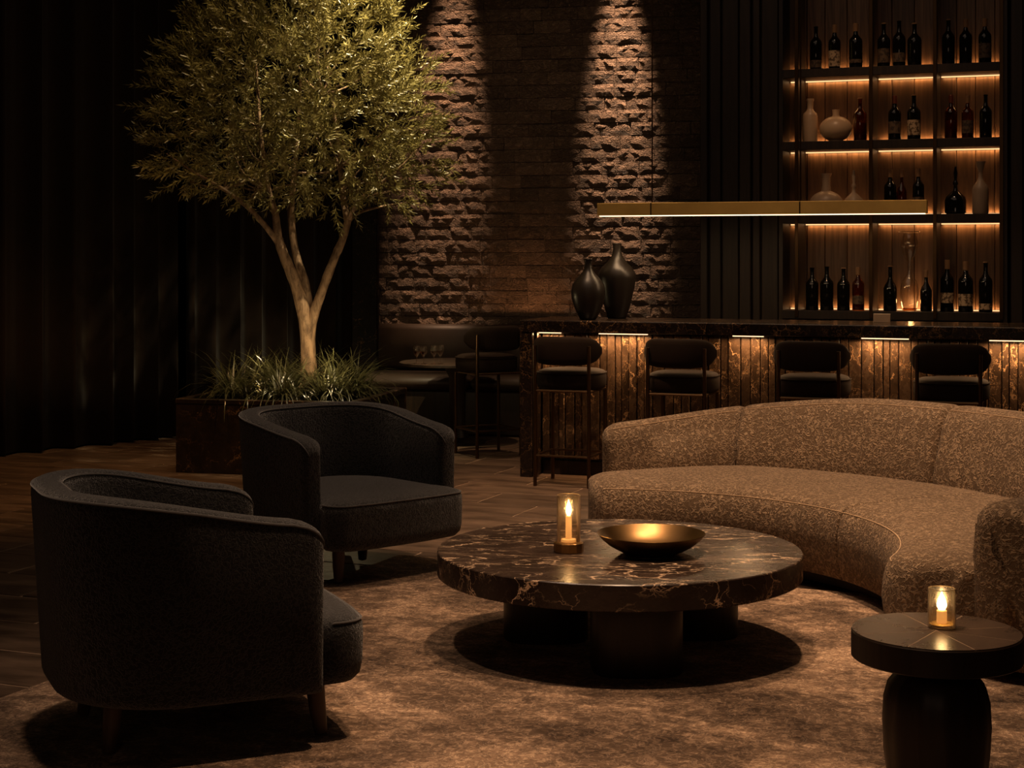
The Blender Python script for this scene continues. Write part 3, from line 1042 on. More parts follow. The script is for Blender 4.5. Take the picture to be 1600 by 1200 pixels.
# ------------------------------------------------------------------ linear pendant
po = .36
ta, tb = bt(935, po), bt(1449, po)
pz0, pz1 = 1.868, 1.958
pd = empty('pendant_light', bw((ta + tb) / 2, po, pz0), BA)
tag(pd, 'long slim brass linear pendant lamp hanging over the bar', 'pendant light')
PLn = tb - ta
mb = MB(); mb.box((0, 0, .045), (PLn, .07, .09), .003); mb.build('housing', M['brass'], pd, smooth=False)
mb = MB(); mb.box((0, 0, -.002), (PLn - .03, .05, .008)); mb.build('diffuser', M['led_soft'], pd, smooth=False)
for px in (1019, 1251):
    t = bt(px, po) - (ta + tb) / 2
    mb = MB(); mb.tube([(t, 0, .09), (t, 0, CEIL - pz0)], .005, 8); mb.build('rod', M['bronze'], pd)
    mb = MB(); mb.box((t, -.037, .045), (.008, .004, .088)); mb.build('bracket', M['bronze'], pd, smooth=False)
light('pendant_glow', 'AREA', bw((ta + tb) / 2, po, pz0 - .012), 7, (1, .66, .36), rot=(0, 0, BA), shape='RECTANGLE', size=PLn * .96, size_y=.05)

# ------------------------------------------------------------------ banquette and round table at the back
bq = empty('banquette', SO + Vector((0, 0, 0)), SA)
tag(bq, 'brown leather banquette along the foot of the stone wall', 'banquette')
mb = MB(); mb.box((.95, -.50, .20), (3.3, .68, .40), .02); mb.build('base', M['walnut'], bq, smooth=False)
for i in range(3):
    mb = MB(); mb.box((-.12 + i * 1.06, -.53, .46), (1.05, .72, .12), .045); mb.build('seat_cushion', M['leather'], bq, angle=60)
    mb = MB(); mb.box((-.12 + i * 1.06, -.17, .735), (1.05, .17, .42), .05); mb.build('back_cushion', M['leather'], bq, angle=60)
# scatter cushion
mb = MB(); rings = []
for (y, k_) in ((-.06, .55), (-.05, .8), (-.02, .97), (0.0, 1.0), (.02, .97), (.05, .8), (.06, .55)):
    rings.append([(p[0], y, p[1]) for p in oval_ring(0, 0, .20 * k_, .14 * k_, 0, 24, 4)])
mb.loft(rings)
pp = Vector((math.cos(SA) * .80 - math.sin(SA) * -.33, math.sin(SA) * .80 + math.cos(SA) * -.33))
o = mb.build('cushion', M['leather'], None, angle=80, loc=(SO.x + pp.x, SO.y + pp.y, .655)); o.rotation_euler = (R(-12), 0, SA)
tag(o, 'small brown cushion on the banquette beside the bar end', 'cushion')

rt = empty('round_table', (-.46, 13.80, 0))
tag(rt, 'dark round pedestal table with small glasses on it, behind the planter', 'table')
mb = MB(); mb.lathe([(.46, .655), (.49, .662), (.49, .680), (.48, .685)], 48); mb.build('tabletop', M['walnut'], rt)
mb = MB(); mb.lathe([(.24, 0), (.24, .02), (.10, .05), (.07, .12), (.07, .55), (.12, .655)], 32); mb.build('pedestal', M['walnut'], rt)


def small_glass(px, what, h=.15):
    Z = 13.48
    q = Vector(((px - 800) / F * Z, Z, .6855))
    r = empty('stemmed_glass', q)
    mb = MB(); mb.lathe([(.025, 0), (.024, .003), (.004, .006), (.003, h * .38), (.012, h * .46), (.028, h * .66), (.030, h * .82), (.024, h)], 18, cap1=False); mb.build('bowl', M['glass'], r)
    mb = MB(); mb.lathe([(.004, h * .42), (.014, h * .50), (.027, h * .66), (.027, h * .70)], 16); mb.build('drink', M['amber_glass'], r)
    tag(r, what, 'glass', 'small stemmed glasses on the round table')


small_glass(651, 'stemmed glass nearest the grass plants on the round table')
small_glass(662, 'stemmed glass second from the grass plants on the round table', .145)
small_glass(678, 'stemmed glass third from the grass plants on the round table', .15)
small_glass(688, 'stemmed glass nearest the bar stool on the round table', .155)

# ------------------------------------------------------------------ planter, grass and tree
PA = R(-13)
pc0 = Vector((-2.45, 11.94))       # near left corner
pu = Vector((math.cos(PA), math.sin(PA))); pv = Vector((-math.sin(PA), math.cos(PA)))
PWd, PDp, PH = 1.36, 1.30, .54
pcen = pc0 + pu * PWd / 2 + pv * PDp / 2
pl = empty('planter_box', (pcen.x, pcen.y, 0), PA)
tag(pl, 'large square dark stone planter box under the tree', 'planter')
t_ = .05
for (c, d) in (((0, -PDp / 2 + t_ / 2), (PWd, t_)), ((0, PDp / 2 - t_ / 2), (PWd, t_)), ((-PWd / 2 + t_ / 2, 0), (t_, PDp - 2 * t_)), ((PWd / 2 - t_ / 2, 0), (t_, PDp - 2 * t_))):
    mb = MB(); mb.box((c[0], c[1], PH / 2 - .02), (d[0], d[1], PH - .04), .003); mb.build('side_panel', M['planter'], pl, smooth=False)
    mb = MB(); mb.box((c[0], c[1], PH - .02), (d[0] + .01, d[1] + .01, .038), .006); mb.build('rim', M['planter'], pl, smooth=False)
mb = MB(); mb.box((0, 0, PH - .12), (PWd - .1, PDp - .1, .1)); mb.build('soil', M['soil'], pl, smooth=False)

# low grass: arching blades
rg = random.Random(21)
gv = []; gf = []
tufts = []
for i in range(62):
    while True:
        a, b = rg.uniform(-.5, .5), rg.uniform(-.5, .5)
        if a * a + b * b < .24: break
    tufts.append((a * 1.12, b * 1.10))
for (a, b) in tufts:
    for k in range(30):
        an = rg.uniform(0, 2 * PI); L = rg.uniform(.30, .58); lean = rg.uniform(.45, 1.5)
        wd = rg.uniform(.005, .009)
        d = Vector((math.cos(an), math.sin(an), 0)); sd = Vector((-d.y, d.x, 0))
        p = Vector((a, b, PH - .07)); n = 5
        ang = PI / 2 - lean * .45
        base = len(gv)
        for j in range(n + 1):
            ww_ = wd * (1 - (j / n) ** 1.6) + .0006
            gv.append(p - sd * ww_); gv.append(p + sd * ww_ + Vector((0, 0, .0)))
            p = p + (d * math.cos(ang) + Vector((0, 0, math.sin(ang)))) * (L / n)
            ang -= lean * .42
        for j in range(n):
            q = base + 2 * j
            gf.append((q, q + 1, q + 3, q + 2))
mb = MB(); mb.v = [tuple(p) for p in gv]; mb.f = gf
o = mb.mesh('ornamental_grass', M['blade'], True, 180)
go = put('ornamental_grass', o, None, (pcen.x, pcen.y, 0), PA)
tag(go, 'dense tufts of dark arching grass filling the planter around the trunk', 'plants', kind='stuff')

# uplights in the bed
for (dx, dy, e) in ((.34, -.25, 24), (-.18, -.30, 15)):
    q = pcen + pu * dx + pv * dy
    spot('bed_uplight', (q.x, q.y, PH + .02), (pcen.x + .05, pcen.y, 2.4), e, 110, 1.0, (1.0, .62, .30), .03)
    light('bed_glow', 'POINT', (q.x + .02, q.y - .03, PH + .34), 6.5 if dx > 0 else 2.2, (1.0, .74, .38), shadow_soft_size=.03)

# tree
TZ = pcen.y
tree = empty('olive_tree', (0, 0, 0))
tag(tree, 'tall multi-stemmed olive tree with fine leaves rising from the planter', 'tree')


def TP(px, py, dz=0.0):
    Z = TZ + dz
    return P(px, py, Z)


def branch(name, pts, rads, n=10, parent=tree):
    # smooth the polyline
    P_ = [Vector(p) for p in pts]; out = []; rr = []
    for i in range(len(P_) - 1):
        p0 = P_[max(i - 1, 0)]; p1 = P_[i]; p2 = P_[i + 1]; p3 = P_[min(i + 2, len(P_) - 1)]
        for k in range(5):
            t = k / 5
            q = 0.5 * ((2 * p1) + (p2 - p0) * t + (2 * p0 - 5 * p1 + 4 * p2 - p3) * t * t + (3 * p1 - 3 * p2 + p3 - p0) * t ** 3)
            out.append(q); rr.append((rads[i] * (1 - t) + rads[i + 1] * t) * random.uniform(.94, 1.06))
    out.append(P_[-1]); rr.append(rads[-1])
    mb = MB(); mb.tube(out, rr, n)
    return mb.build(name, M['bark'], parent, angle=80)


branch('trunk', [TP(482, 628), TP(482, 570), TP(479, 510), TP(464, 450), TP(444, 400, -.02), TP(434, 372, -.03)], [.078, .062, .056, .047, .040, .035])
branch('limb', [TP(484, 560, .02), TP(487, 505, .0), TP(503, 455), TP(522, 405), TP(536, 372), TP(545, 340)], [.044, .040, .035, .033, .030, .026])
branch('limb', [TP(485, 520, .06), TP(478, 450, .10), TP(462, 395, .16), TP(455, 330, .2), TP(462, 250, .25), TP(470, 120, .2)], [.040, .036, .030, .026, .02, .010])
branch('branch', [TP(434, 374, -.03), TP(430, 335, -.05), TP(420, 300), TP(412, 255), TP(405, 180), TP(400, 90)], [.036, .028, .024, .02, .014, .007])
branch('branch', [TP(434, 378, -.03), TP(412, 350, -.1), TP(385, 322, -.15), TP(350, 296, -.2), TP(305, 270, -.2), TP(260, 240, -.2)], [.026, .02, .016, .013, .009, .004])
branch('branch', [TP(543, 345), TP(535, 300, .1), TP(530, 240, .1), TP(520, 160, .1), TP(505, 70, 0)], [.028, .022, .017, .012, .006])
branch('branch', [TP(545, 342), TP(560, 315, -.1), TP(590, 290, -.15), TP(625, 262, -.2), TP(660, 225, -.2)], [.024, .018, .013, .009, .004])
branch('branch', [TP(541, 352), TP(560, 333, .1), TP(600, 322, .15), TP(640, 316, .2)], [.016, .012, .008, .004])
rt_ = random.Random(31)
for i in range(46):
    bx = rt_.choice([(420, 300), (412, 255), (405, 200), (385, 322), (350, 296), (530, 260), (535, 300), (590, 290), (560, 315), (462, 270), (465, 200), (505, 150)])
    dz = rt_.uniform(-.3, .3)
    a = rt_.uniform(R(200), R(340)) ; L = rt_.uniform(50, 110)
    a = rt_.uniform(R(195), R(345))
    e = (bx[0] + L * math.cos(a), bx[1] + L * math.sin(a) * .9)
    m_ = ((bx[0] + e[0]) / 2 + rt_.uniform(-12, 12), (bx[1] + e[1]) / 2 + rt_.uniform(-4, 14))
    branch('twig', [TP(*bx), TP(*m_, dz * .6), TP(*e, dz)], [.010, .007, .0025], 5)


def sprig(seed, L=.15):
    rs_ = random.Random(seed)
    mb = MB()
    pts = []
    p = Vector((0, 0, 0)); d = Vector((0, 0, 1))
    bend = Vector((rs_.uniform(-.25, .25), rs_.uniform(-.25, .25), 0))
    n = 5
    for i in range(n + 1):
        pts.append(p.copy()); d = (d + bend * .3).normalized(); p = p + d * L / n
    mb.tube(pts, [.0022] * n + [.001], 3)
    for i in range(17):
        f = .08 + .92 * i / 16
        k_ = min(n - 1, int(f * n)); q = pts[k_].lerp(pts[k_ + 1], f * n - k_)
        ax = (pts[k_ + 1] - pts[k_]).normalized()
        an = i * 2.4 + rs_.uniform(-.3, .3)
        side = Vector((math.cos(an), math.sin(an), 0)); side = (side - ax * side.dot(ax)).normalized()
        dr = (side * rs_.uniform(.6, 1.0) + ax * rs_.uniform(.5, 1.1)).normalized()
        if i == 16: dr = ax
        ll = rs_.uniform(.044, .064); wv = dr.cross(ax if abs(dr.dot(ax)) < .95 else Vector((1, 0, 0))).normalized() * rs_.uniform(.0050, .0075)
        up = dr.cross(wv).normalized() * .003
        b = len(mb.v)
        tip = q + dr * ll
        mb.add([q, q + dr * ll * .42 + wv, tip, q + dr * ll * .42 - wv, q + dr * ll * .45 + up], [(0, 1, 4), (1, 2, 4), (2, 3, 4), (3, 0, 4)])
    return mb


SPR = [sprig(k) for k in range(6)]
SPM = [s.mesh('sprig', M['leaf'], True, 180) for s in SPR]
# crown: lumpy blobs given as (px, py, radius px, depth offset m)
BL_ = [(455, 60, 150, 0), (400, 130, 135, -.05), (330, 190, 95, 0), (290, 240, 62, 0), (375, 240, 85, -.2), (450, 220, 95, -.25), (520, 110, 120, -.05), (560, 40, 85, 0),
       (560, 200, 105, -.1), (620, 170, 72, 0), (645, 240, 58, 0), (600, 280, 60, -.1), (530, 290, 50, -.05), (480, 290, 42, .1), (340, 100, 85, 0), (300, 150, 70, 0), (470, -60, 150, 0),
       (640, 130, 42, 0), (350, 280, 45, -.05), (400, 20, 110, 0)]
rc = random.Random(77)
sprs = []
px2m = TZ / F
def blob_d(px, py, dz):
    return min(math.sqrt((px - b[0]) ** 2 + (py - b[1]) ** 2 + ((dz - b[3]) / px2m * 1.0) ** 2) / b[2] for b in BL_)
while len(sprs) < 2000:
    b = rc.choices(BL_, weights=[q[2] ** 2 for q in BL_])[0]
    v = Vector((rc.gauss(0, 1), rc.gauss(0, 1), rc.gauss(0, 1))).normalized()
    rr = b[2] * rc.uniform(.25, 1.0) ** .5
    px, py, dz = b[0] + v.x * rr, b[1] + v.y * rr, b[3] + v.z * rr * px2m
    if py > 325 and 430 < px < 520 and rc.random() < .85: continue
    if py > 335: continue
    dd = blob_d(px, py, dz)
    if dd < .45 and rc.random() < .5: continue
    # outward direction, turned up a little
    out = Vector((v.x, v.z, -v.y)) * 1.0 + Vector(((px - 460) / 240, 0, (200 - py) / 300)) * .7 + Vector((rc.uniform(-.5, .5), rc.uniform(-.5, .5), rc.uniform(-.1, .7)))
    sprs.append((dd, px, py, dz, out.normalized()))
# the sprigs nearest the viewer and at the outline become parts, the rest one mass
sprs.sort(key=lambda s: s[3] - .6 * s[0])
rest = MB()
vv = []; ff = []
for i, (dd, px, py, dz, d) in enumerate(sprs):
    q = TP(px, py, dz)
    k_ = rc.randrange(6)
    rot = d.to_track_quat('Z', 'Y') @ Euler((0, 0, rc.uniform(0, 6.28))).to_quaternion()
    sc_ = rc.uniform(.8, 1.25)
    if q.z > CEIL - .1: continue
    if i < 290 and py > -20:
        o = put('sprig', SPM[k_], tree, q); o.rotation_mode = 'QUATERNION'; o.rotation_quaternion = rot; o.scale = (sc_,) * 3
    else:
        Mx = Matrix.Translation(q) @ rot.to_matrix().to_4x4() @ Matrix.Scale(sc_, 4)
        b = len(vv)
        vv += [tuple(Mx @ Vector(p)) for p in SPR[k_].v]
        ff += [tuple(b + t for t in f) for f in SPR[k_].f]
mb = MB(); mb.v = vv; mb.f = ff
me = bpy.data.meshes.new('foliage'); me.from_pydata(vv, [], ff); me.materials.append(M['leaf'])
me.polygons.foreach_set('use_smooth', [True] * len(me.polygons))
fo = put('foliage', me, tree); fo['kind'] = 'stuff'

# ------------------------------------------------------------------ rug
rdir = R(-24)
ru = Vector((math.cos(rdir), math.sin(rdir))); rv_ = Vector((-math.sin(rdir), math.cos(rdir)))
left_pt = Vector((-1.73, 6.06)); back_left = left_pt + rv_ * 2.8
RW, RL = 3.5, 5.4
rc_ = back_left + ru * RW / 2 - rv_ * RL / 2
nx, ny = 60, 90
mb = MB()
mb.box((0, 0, .007), (RW, RL, .014), .004)
rug = mb.build('rug', M['rug'], None, smooth=False, loc=(rc_.x, rc_.y, 0)); rug.rotation_euler.z = rdir
tag(rug, 'large distressed brown wool rug under the seating group', 'rug')
RZ = .014

# ------------------------------------------------------------------ coffee table
CT = Vector((.434, 6.654)); TH_ = .40; TR = .737
ct = empty('coffee_table', (CT.x, CT.y, RZ))
tag(ct, 'large round dark marble coffee table on three thick column legs', 'coffee table')
mb = MB(); z0 = TH_ - .10 - RZ; z1 = TH_ - RZ
mb.lathe([(TR - .004, z0), (TR, z0 + .004), (TR, z1 - .004), (TR - .004, z1)], 128); mb.build('tabletop', M['marble'], ct, angle=30)
for (lx, ly) in ((.475, 6.27), (.14, 6.80), (.765, 6.86)):
    mb = MB()
    rings = []
    for z, k_ in ((0, .98), (.006, 1), (z0 - .006, 1), (z0 - .0005, .99)):
        rings.append(oval_ring(lx - CT.x, ly - CT.y, .175 * k_, .175 * k_, z, 48, 3.2))
    mb.loft(rings); mb.build('leg', M['walnut'], ct, angle=40)

# candle holder on the coffee table
def flame_mesh(h, r, z):
    return [(r * .55, z), (r * .95, z + h * .2), (r, z + h * .35), (r * .75, z + h * .6), (r * .3, z + h * .85), (0.0006, z + h)]


Zc = 6.58
ch = empty('candle_holder', ((888.5 - 800) / F * Zc, Zc, TH_ + .0005))
tag(ch, 'tall glass hurricane candle holder with brass base on the coffee table', 'candle holder')
mb = MB(); mb.lathe([(.059, 0), (.060, .002), (.060, .036), (.057, .038), (.050, .040)], 12); mb.build('base', M['bronze_mid'], ch, smooth=False)
mb = MB(); mb.lathe([(.047, .0405), (.047, .225), (.0455, .226), (.0445, .225), (.0445, .042)], 40, cap0=False, cap1=False); sh_ = mb.build('glass_shade', M['shade'], ch, angle=50)
mb = MB(); mb.tube([(.0458 * math.cos(t), .0458 * math.sin(t), .2265) for t in [2 * PI * i / 40 for i in range(40)]], .0013, 6, closed=True); mb.build('rim', M['rim'], sh_)
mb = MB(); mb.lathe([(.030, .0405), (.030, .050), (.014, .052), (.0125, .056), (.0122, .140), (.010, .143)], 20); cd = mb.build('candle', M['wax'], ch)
mb = MB(); mb.lathe(flame_mesh(.062, .0115, .146), 14, cap1=False); mb.build('flame', M['flame'], ch)
light('candle_light', 'POINT', (ch.location.x, ch.location.y, TH_ + .18), 1.3, (1, .55, .20), shadow_soft_size=.012)

# brass bowl
Zb = 6.56
bo = empty('bowl', ((1017.5 - 800) / F * Zb, Zb, TH_ + .0005))
tag(bo, 'wide shallow dark brass bowl on the coffee table', 'bowl')
pr = [(.085, 0), (.10, .002), (.13, .010), (.165, .028), (.195, .052), (.214, .074), (.217, .077), (.2155, .079), (.211, .075), (.190, .056), (.160, .034), (.128, .018), (.105, .013), (0.001, .012)]
mb = MB(); mb.lathe(pr, 72, cap1=False)
NB = NT('brushed_bronze_bowl')
vec = NB.coord()
NB.set(color=NB.mix(NB.noise(vec, 8, 3), (.16, .092, .036), (.30, .175, .07)), metal=1.0, rough=.36)
mb.build('basin', NB.m, bo, angle=50)

# ------------------------------------------------------------------ side table
ST = Vector((1.233, 4.76)); SH = .50
st = empty('side_table', (ST.x, ST.y, RZ))
tag(st, 'small round side table with turned dark wood base near the sofa arm', 'side table')
zz0, zz1 = SH - .078 - RZ, SH - RZ
mb = MB(); mb.lathe([(.238, zz0), (.243, zz0 + .004), (.243, zz1 - .003), (.241, zz1)], 96); tt_ = mb.build('tabletop', M['walnut'], st, angle=30)
mb = MB(); mb.lathe([(.232, zz1 - .001), (.233, zz1 + .0024)], 64); mb.build('inlay', M['grout'], st)
# inlaid top of radial wedges
for i in range(8):
    a0, a1 = 2 * PI * i / 8 + .2, 2 * PI * (i + 1) / 8 + .2
    mb = MB(); vs = [(0.001 * math.cos((a0 + a1) / 2), 0.001 * math.sin((a0 + a1) / 2), zz1 + .0025)]
    vs = []
    n = 8
    gp = .0018
    mid = (a0 + a1) / 2
    cx, cy = gp * math.cos(mid) / math.sin(PI / 8), gp * math.sin(mid) / math.sin(PI / 8)
    for zz in (zz1 + .0002, zz1 + .003):
        vs.append((cx, cy, zz))
        for k_ in range(n + 1):
            a = a0 + (a1 - a0) * k_ / n
            vs.append((cx + .2355 * math.cos(a), cy + .2355 * math.sin(a), zz))
    m_ = n + 2
    fs = [tuple(reversed(range(m_))), tuple(range(m_, 2 * m_))] + [(k_, (k_ + 1) % m_, m_ + (k_ + 1) % m_, m_ + k_) for k_ in range(m_)]
    mb.add(vs, fs); mb.build('top_wedge', M['side_top'], st, smooth=False)
mb = MB(); zt = zz0
mb.lathe([(.10, 0), (.122, .01), (.140, .06), (.149, .14), (.1535, .22), (.150, .29), (.138, .335), (.115, .365), (.09, .380), (.075, .386), (.075, .395), (.10, zt - .0005)], 56)
# shallow vertical facets
for i, v_ in enumerate(mb.v):
    a = math.atan2(v_[1], v_[0]); r_ = math.hypot(v_[0], v_[1])
    kk = 1 + .012 * (-1) ** int((a + PI) / (2 * PI) * 28)
    mb.v[i] = (v_[0] * kk, v_[1] * kk, v_[2])
mb.build('base', M['walnut'], st, angle=30)
Z2 = 4.80
c2_ = empty('candle_holder', ((1471.5 - 800) / F * Z2, Z2, SH + .0035))
tag(c2_, 'short clear glass tumbler with lit candle on the side table', 'candle holder')
mb = MB(); mb.lathe([(.036, 0), (.040, .002), (.040, .112), (.0388, .113), (.0376, .112), (.0376, .008), (.001, .007)], 40, cap1=False); sh_ = mb.build('glass_shade', M['shade'], c2_, angle=50)
for (rr_, zz_) in ((.0388, .1133), (.0385, .0035)):
    mb = MB(); mb.tube([(rr_ * math.cos(t), rr_ * math.sin(t), zz_) for t in [2 * PI * i / 40 for i in range(40)]], .0013, 6, closed=True); mb.build('rim', M['rim'], sh_)
mb = MB(); mb.lathe([(.036, .0085), (.036, .011), (.034, .012)], 24); mb.build('wax_tray', M['brass'], c2_)
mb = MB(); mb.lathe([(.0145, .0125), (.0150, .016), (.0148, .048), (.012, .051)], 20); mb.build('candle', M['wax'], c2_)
mb = MB(); mb.lathe(flame_mesh(.054, .0145, .050), 14, cap1=False); mb.build('flame', M['flame'], c2_)
light('candle_light', 'POINT', (c2_.location.x, c2_.location.y, SH + .075), 1.0, (1, .55, .20), shadow_soft_size=.012)

# ------------------------------------------------------------------ armchairs


def ushape(hw, xf, xb, rc2, n_arc=14, n_str=8):
    """plan path from near arm front end round the back to the far arm front end; returns (point, outward normal)"""
    pts = []
    # straight right side (y=-hw) from xf to xb+rc, arc, back, arc, left side
    sx = xb + rc2
    for i in range(n_str): t = i / n_str; pts.append((xf + (sx - xf) * t, -hw, 0, -1))
    for i in range(n_arc + 1):
        a = -PI / 2 - PI / 2 * i / n_arc
        pts.append((sx + rc2 * math.cos(a), -hw + rc2 + rc2 * math.sin(a), math.cos(a), math.sin(a)))
    for i in range(1, n_str): t = i / n_str; pts.append((xb, (-hw + rc2) + 2 * (hw - rc2) * t, -1, 0))
    for i in range(n_arc + 1):
        a = PI - PI / 2 * i / n_arc
        pts.append((sx + rc2 * math.cos(a), hw - rc2 + rc2 * math.sin(a), math.cos(a), math.sin(a)))
    for i in range(1, n_str + 1): t = i / n_str; pts.append((sx + (xf - sx) * t, hw, 0, 1))
    return pts


def make_armchair(name, arm_h, back_h, legs, hw=.43, xf=.25, xb=-.50, seat_x=.42, seat_h=.415, lh=.17):
    root = empty(name)
    T = .105
    path = ushape(hw, xf, xb, .34)
    n = len(path)
    rings = []; outer = []; inner = []
    m = 22
    rnd_end = .055
    length = 0; acc = [0]
    for i in range(1, n):
        length += math.hypot(path[i][0] - path[i - 1][0], path[i][1] - path[i - 1][1]); acc.append(length)
    full = []
    # refine ends for rounding
    idxs = list(range(n))
    def sample(s):
        s = min(max(s, 0), length)
        for i in range(1, n):
            if acc[i] >= s - 1e-9:
                t = (s - acc[i - 1]) / (acc[i] - acc[i - 1] + 1e-12)
                return [path[i - 1][k_] * (1 - t) + path[i][k_] * t for k_ in range(4)]
        return list(path[-1])
    ss = [0, .004, .012, .025, .04, .06] + [a for a in acc if .075 < a < length - .075] + [length - k_ for k_ in (.06, .04, .025, .012, .004, 0)]
    for s in ss:
        x, y, nxx, nyy = sample(s)
        nl = math.hypot(nxx, nyy); nxx /= nl; nyy /= nl
        e = min(s, length - s)
        k_ = math.sqrt(max(0, 1 - (1 - min(1, e / .05)) ** 2))
        f = sstep((xf - x) / (xf - xb) * 1.05)
        top = arm_h + (back_h - arm_h) * f
        # the front of each arm rolls over at the top
        roll = min(1, e / .11)
        top_e = top - .07 * (1 - math.sqrt(max(0, 1 - (1 - roll) ** 2)))
        hT = T / 2 * (.55 + .45 * k_)
        ring = []
        zb = lh
        for j in range(m):
            a = 2 * PI * j / m
            c, sn = math.cos(a), math.sin(a)
            o_ = hT * (abs(c) ** .45) * (1 if c >= 0 else -1)
            if sn >= 0:
                z = top_e - .045 + .045 * abs(sn) ** .8
            else:
                z = zb + .05 - .05 * abs(sn) ** .9
            taper = -.028 * max(0, (arm_h * .55 - z) / arm_h) if True else 0
            lean = .03 * f * (z - lh) / (back_h - lh)
            off_ = o_ + taper + lean
            ring.append((x + nxx * off_, y + nyy * off_, z))
        rings.append(ring)
        outer.append((x + nxx * (hT * .93 + .03 * f), y + nyy * (hT * .93 + .03 * f), top_e - .014))
        inner.append((x - nxx * (hT * .93 - .03 * f), y - nyy * (hT * .93 - .03 * f), top_e - .014))
    mb = MB(); mb.loft(rings)
    shell = mb.build('shell', M['charcoal'], root, angle=85)
    mb = MB(); mb.tube(outer, .0045, 6); mb.build('piping', M['piping'], shell)
    mb = MB(); mb.tube(inner, .0035, 6); mb.build('piping', M['piping'], shell)
    # seat : deep cushion rounded at the front, between the arms and in front of them
    def plan(grow, zc):
        pts = []
        x0 = xb + .03 - grow; x1 = seat_x + grow; hwS = hw - .03 + grow
        wf = hw - .012 + grow          # widens in front of the arms
        rc3 = .31 + grow * .6
        prof_ = [(x0, 0), (x0, -.05)]
        for i in range(7):
            a = PI + PI / 2 * i / 6
            prof_.append((x0 + rc3 + rc3 * math.cos(a), -hwS + rc3 + rc3 * math.sin(a)))
        prof_ += [(xf - .05, -hwS), (xf + .004, -hwS), (xf + .018, -wf + .02), (xf + .045, -wf)]
        for i in range(7):
            a = -PI / 2 + PI / 2 * i / 6
            prof_.append((x1 - .09 + .09 * math.cos(a), -wf + .09 + .09 * math.sin(a)))
        prof_ += [(x1 + .012, -wf * .5), (x1 + .016, 0)]
        full_ = prof_ + [(p[0], -p[1]) for p in reversed(prof_[1:-1])]
        return [(p[0], p[1], zc) for p in full_]
    rings = []
    zb = lh + .004; zt2 = seat_h
    for (z, g_) in ((zb, -.05), (zb + .008, -.022), (zb + .03, -.006), (zb + .07, 0), (zt2 - .07, .002), (zt2 - .03, 0), (zt2 - .010, -.012), (zt2, -.035)):
        rings.append(plan(g_, z))
    last = rings[-1]
    for (k_, dz) in ((.88, .008), (.70, .014), (.45, .018), (.2, .020)):
        rings.append([(p[0] * k_ + 0.0 * (1 - k_), p[1] * k_, zt2 + dz) for p in last])
    mb = MB(); mb.loft(rings); seat = mb.build('seat', M['charcoal'], root, angle=85)
    pp_ = [p for p in plan(-.004, zt2 - .016) if p[0] > xf + .03]
    mb = MB(); mb.tube(pp_, .0042, 6); mb.build('piping', M['piping'], seat)
    for (lx, ly) in legs:
        mb = MB(); k_ = 1.0
        ox, oy = .02 * (1 if lx > 0 else -1), .015 * (1 if ly > 0 else -1)
        mb.tube([(lx + ox * 0, ly + oy * 0, lh + .02), (lx + ox * .5, ly + oy * .5, lh * .5), (lx + ox, ly + oy, RZ + .004)], [.032, .028, .021], 16)
        mb.build('leg', M['leg_wood'], root, angle=60)
    return root


LG = [(.27, -.29), (.27, .29), (-.37, -.225), (-.37, .225)]
a1 = make_armchair('armchair', .745, .845, LG, lh=.187)
a1.location = (-1.018, 5.563, 0); a1.rotation_euler.z = R(24)
tag(a1, 'charcoal boucle tub armchair seen from behind, nearest the viewer', 'armchair', 'charcoal tub armchairs')
a2 = make_armchair('armchair', .715, .80, [(.27, -.29), (-.10, .13), (-.37, -.225), (-.37, .225)], hw=.42)
a2.location = (-.80, 8.28, 0); a2.rotation_euler.z = R(-48)
tag(a2, 'charcoal boucle tub armchair with seat showing, in front of the planter', 'armchair', 'charcoal tub armchairs')
for ch_ in a2.children:
    if ch_.name.startswith('leg'): pass

# ------------------------------------------------------------------ curved sofa
SCn = Vector((.35, 7.1))
sofa = empty('curved_sofa', (SCn.x, SCn.y, 0))
tag(sofa, 'long curved camel boucle sofa wrapping around the coffee table', 'sofa')
TH0 = 26.0


def rb_(th): return 2.17 - .50 * sstep((abs(th - TH0) - 36) / 24)
def zt_(th): return .815 - .14 * sstep((abs(th - TH0) - 18) / 42)
SB = .065
SHH = .42
RIN = 1.28


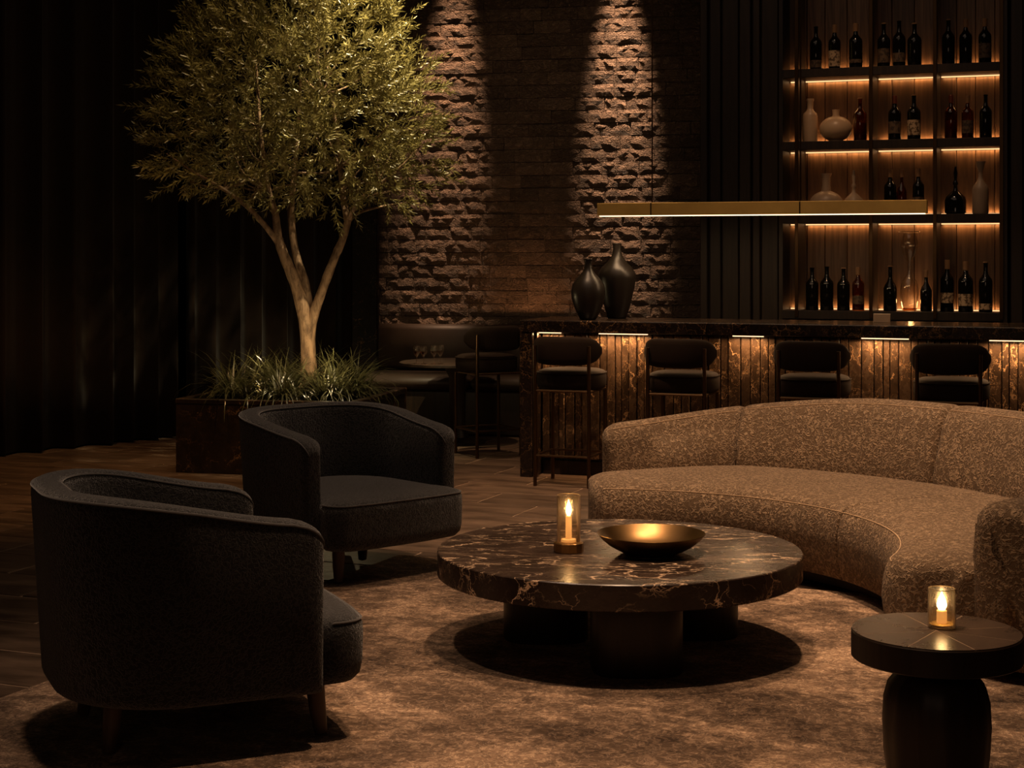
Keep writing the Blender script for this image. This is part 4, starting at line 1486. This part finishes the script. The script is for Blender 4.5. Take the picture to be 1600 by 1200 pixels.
def sofa_seat(t0, t1, end0, end1):
    rings = []; pipe = []
    n = int((t1 - t0) / 1.6)
    ths = [t0 + (t1 - t0) * i / n for i in range(n + 1)]
    ex = [.03, .1, .22, .4, .65, 1.0, 1.4, 1.9, 2.5, 3.2, 4.0, 5.0, 6.2]
    ths = sorted(set(ths + [t0 + e for e in ex] + [t1 - e for e in ex]))
    for th in ths:
        rad = R(th)
        e0 = (th - t0) * PI / 180 * 1.5; e1 = (t1 - th) * PI / 180 * 1.5
        rho0 = .16 if end0 else .018; rho1 = .16 if end1 else .018
        cut = 0; zc = 0
        for e, rho in ((e0, rho0), (e1, rho1)):
            if e < rho: cut = max(cut, rho - math.sqrt(max(0, rho * rho - (rho - e) ** 2)))
        zc = cut * (.35 if (end0 or end1) else 1)
        for e, rho in ((e0, rho0), (e1, rho1)):
            if e < rho and rho < .05: zc = max(zc, cut * .8)
        ri = RIN + cut; ro = rb_(th) + .10 - cut * .3
        top = SHH - min(zc, .05); cr = .018
        prof_ = [(ri + .05, SB), (ri + .015, SB + .012), (ri, SB + .05), (ri - .018, (SB + top) / 2), (ri - .012, top - .11), (ri, top - .06), (ri + .018, top - .028), (ri + .05, top - .008), (ri + .11, top + .004)]
        for k_ in range(1, 5): prof_.append((ri + .11 + (ro - ri - .11) * k_ / 5, top + .006 + cr * math.sin(PI * k_ / 5) * .6))
        prof_ += [(ro - .03, top), (ro, top - .04), (ro, SB + .03), (ro - .03, SB)]
        ring = [(r * math.cos(rad), r * math.sin(rad), z) for r, z in prof_]
        rings.append(ring)
        if cut < .02: pipe.append(((ri + .0185) * math.cos(rad), (ri + .0185) * math.sin(rad), top - .0285))
    mb = MB(); mb.loft(rings)
    o = mb.build('seat_cushion', M['camel'], sofa, angle=85)
    mb = MB(); mb.tube(pipe, .0032, 6); mb.build('piping', M['camel_pipe'], o)


def sofa_back(t0, t1, end0, end1):
    rings = []; pipe = []
    n = int((t1 - t0) / 1.8)
    ths = [t0 + (t1 - t0) * i / n for i in range(n + 1)]
    ex = [.02, .06, .13, .23, .36, .52, .7, .95, 1.25, 1.6, 2.1, 2.6, 3.2]
    ths = sorted(set(ths + [t0 + e for e in ex] + [t1 - e for e in ex]))
    for th in ths:
        rad = R(th)
        rbb = rb_(th)
        e0 = (th - t0) * PI / 180 * 2.1; e1 = (t1 - th) * PI / 180 * 2.1
        cut = 0
        for e, rho in ((e0, .12 if end0 else .045), (e1, .12 if end1 else .045)):
            if e < rho: cut = max(cut, rho - math.sqrt(max(0, rho * rho - (rho - e) ** 2)))
        top = zt_(th) - cut * .55
        thick = .31
        ri = rbb; ro = rbb + thick + .05
        c = min(cut, .11)
        lean = .09 * (1 - .85 * sstep((abs(th - TH0) - 44) / 16))
        prof_ = [(ri + .03 + c, SB), (ri + c, SB + .03), (ri + c, .40), (ri - .005 + c * .9, .46), (ri + lean * .35 + c * .8, .58), (ri + lean * .7 + c * .8, top - .12), (ri + lean + c * .7, top - .06),
                 (ri + lean + .035 + c * .5, top - .018), (ri + lean + .09, top), (ri + lean + .15, top - .002), (ro - .045 - c * .5, top - .03), (ro - c * .7, top - .09), (ro + .01 - c, .45), (ro - c, SB + .03), (ro - .03 - c, SB)]
        rings.append([(r * math.cos(rad), r * math.sin(rad), z) for r, z in prof_])
        if cut < .012: pipe.append(((ri + lean + .032 + c * .5) * math.cos(rad), (ri + lean + .032 + c * .5) * math.sin(rad), top - .0215))
    mb = MB(); mb.loft(rings)
    o = mb.build('back_cushion', M['camel'], sofa, angle=85)
    mb = MB(); mb.tube(pipe, .003, 6); mb.build('piping', M['camel_pipe'], o)


sofa_seat(24, 88, False, True)
sofa_seat(-33, 24, True, False)
for (a, b, e0, e1) in ((65.8, 85.5, False, True), (35, 65.8, False, False), (4, 35, False, False), (-36.3, 4, True, False)):
    sofa_back(a, b, e0, e1)
# recessed plinth
mb = MB(); rings = []
for i in range(41):
    th = -30 + 113 * i / 40; rad = R(th)
    r0, r1 = RIN + .10, rb_(th) + .24
    rings.append([(r * math.cos(rad), r * math.sin(rad), z) for r, z in ((r0, RZ), (r1, RZ), (r1, SB + .02), (r0, SB + .02))])
mb.loft(rings); mb.build('plinth', M['walnut'], sofa, angle=60)
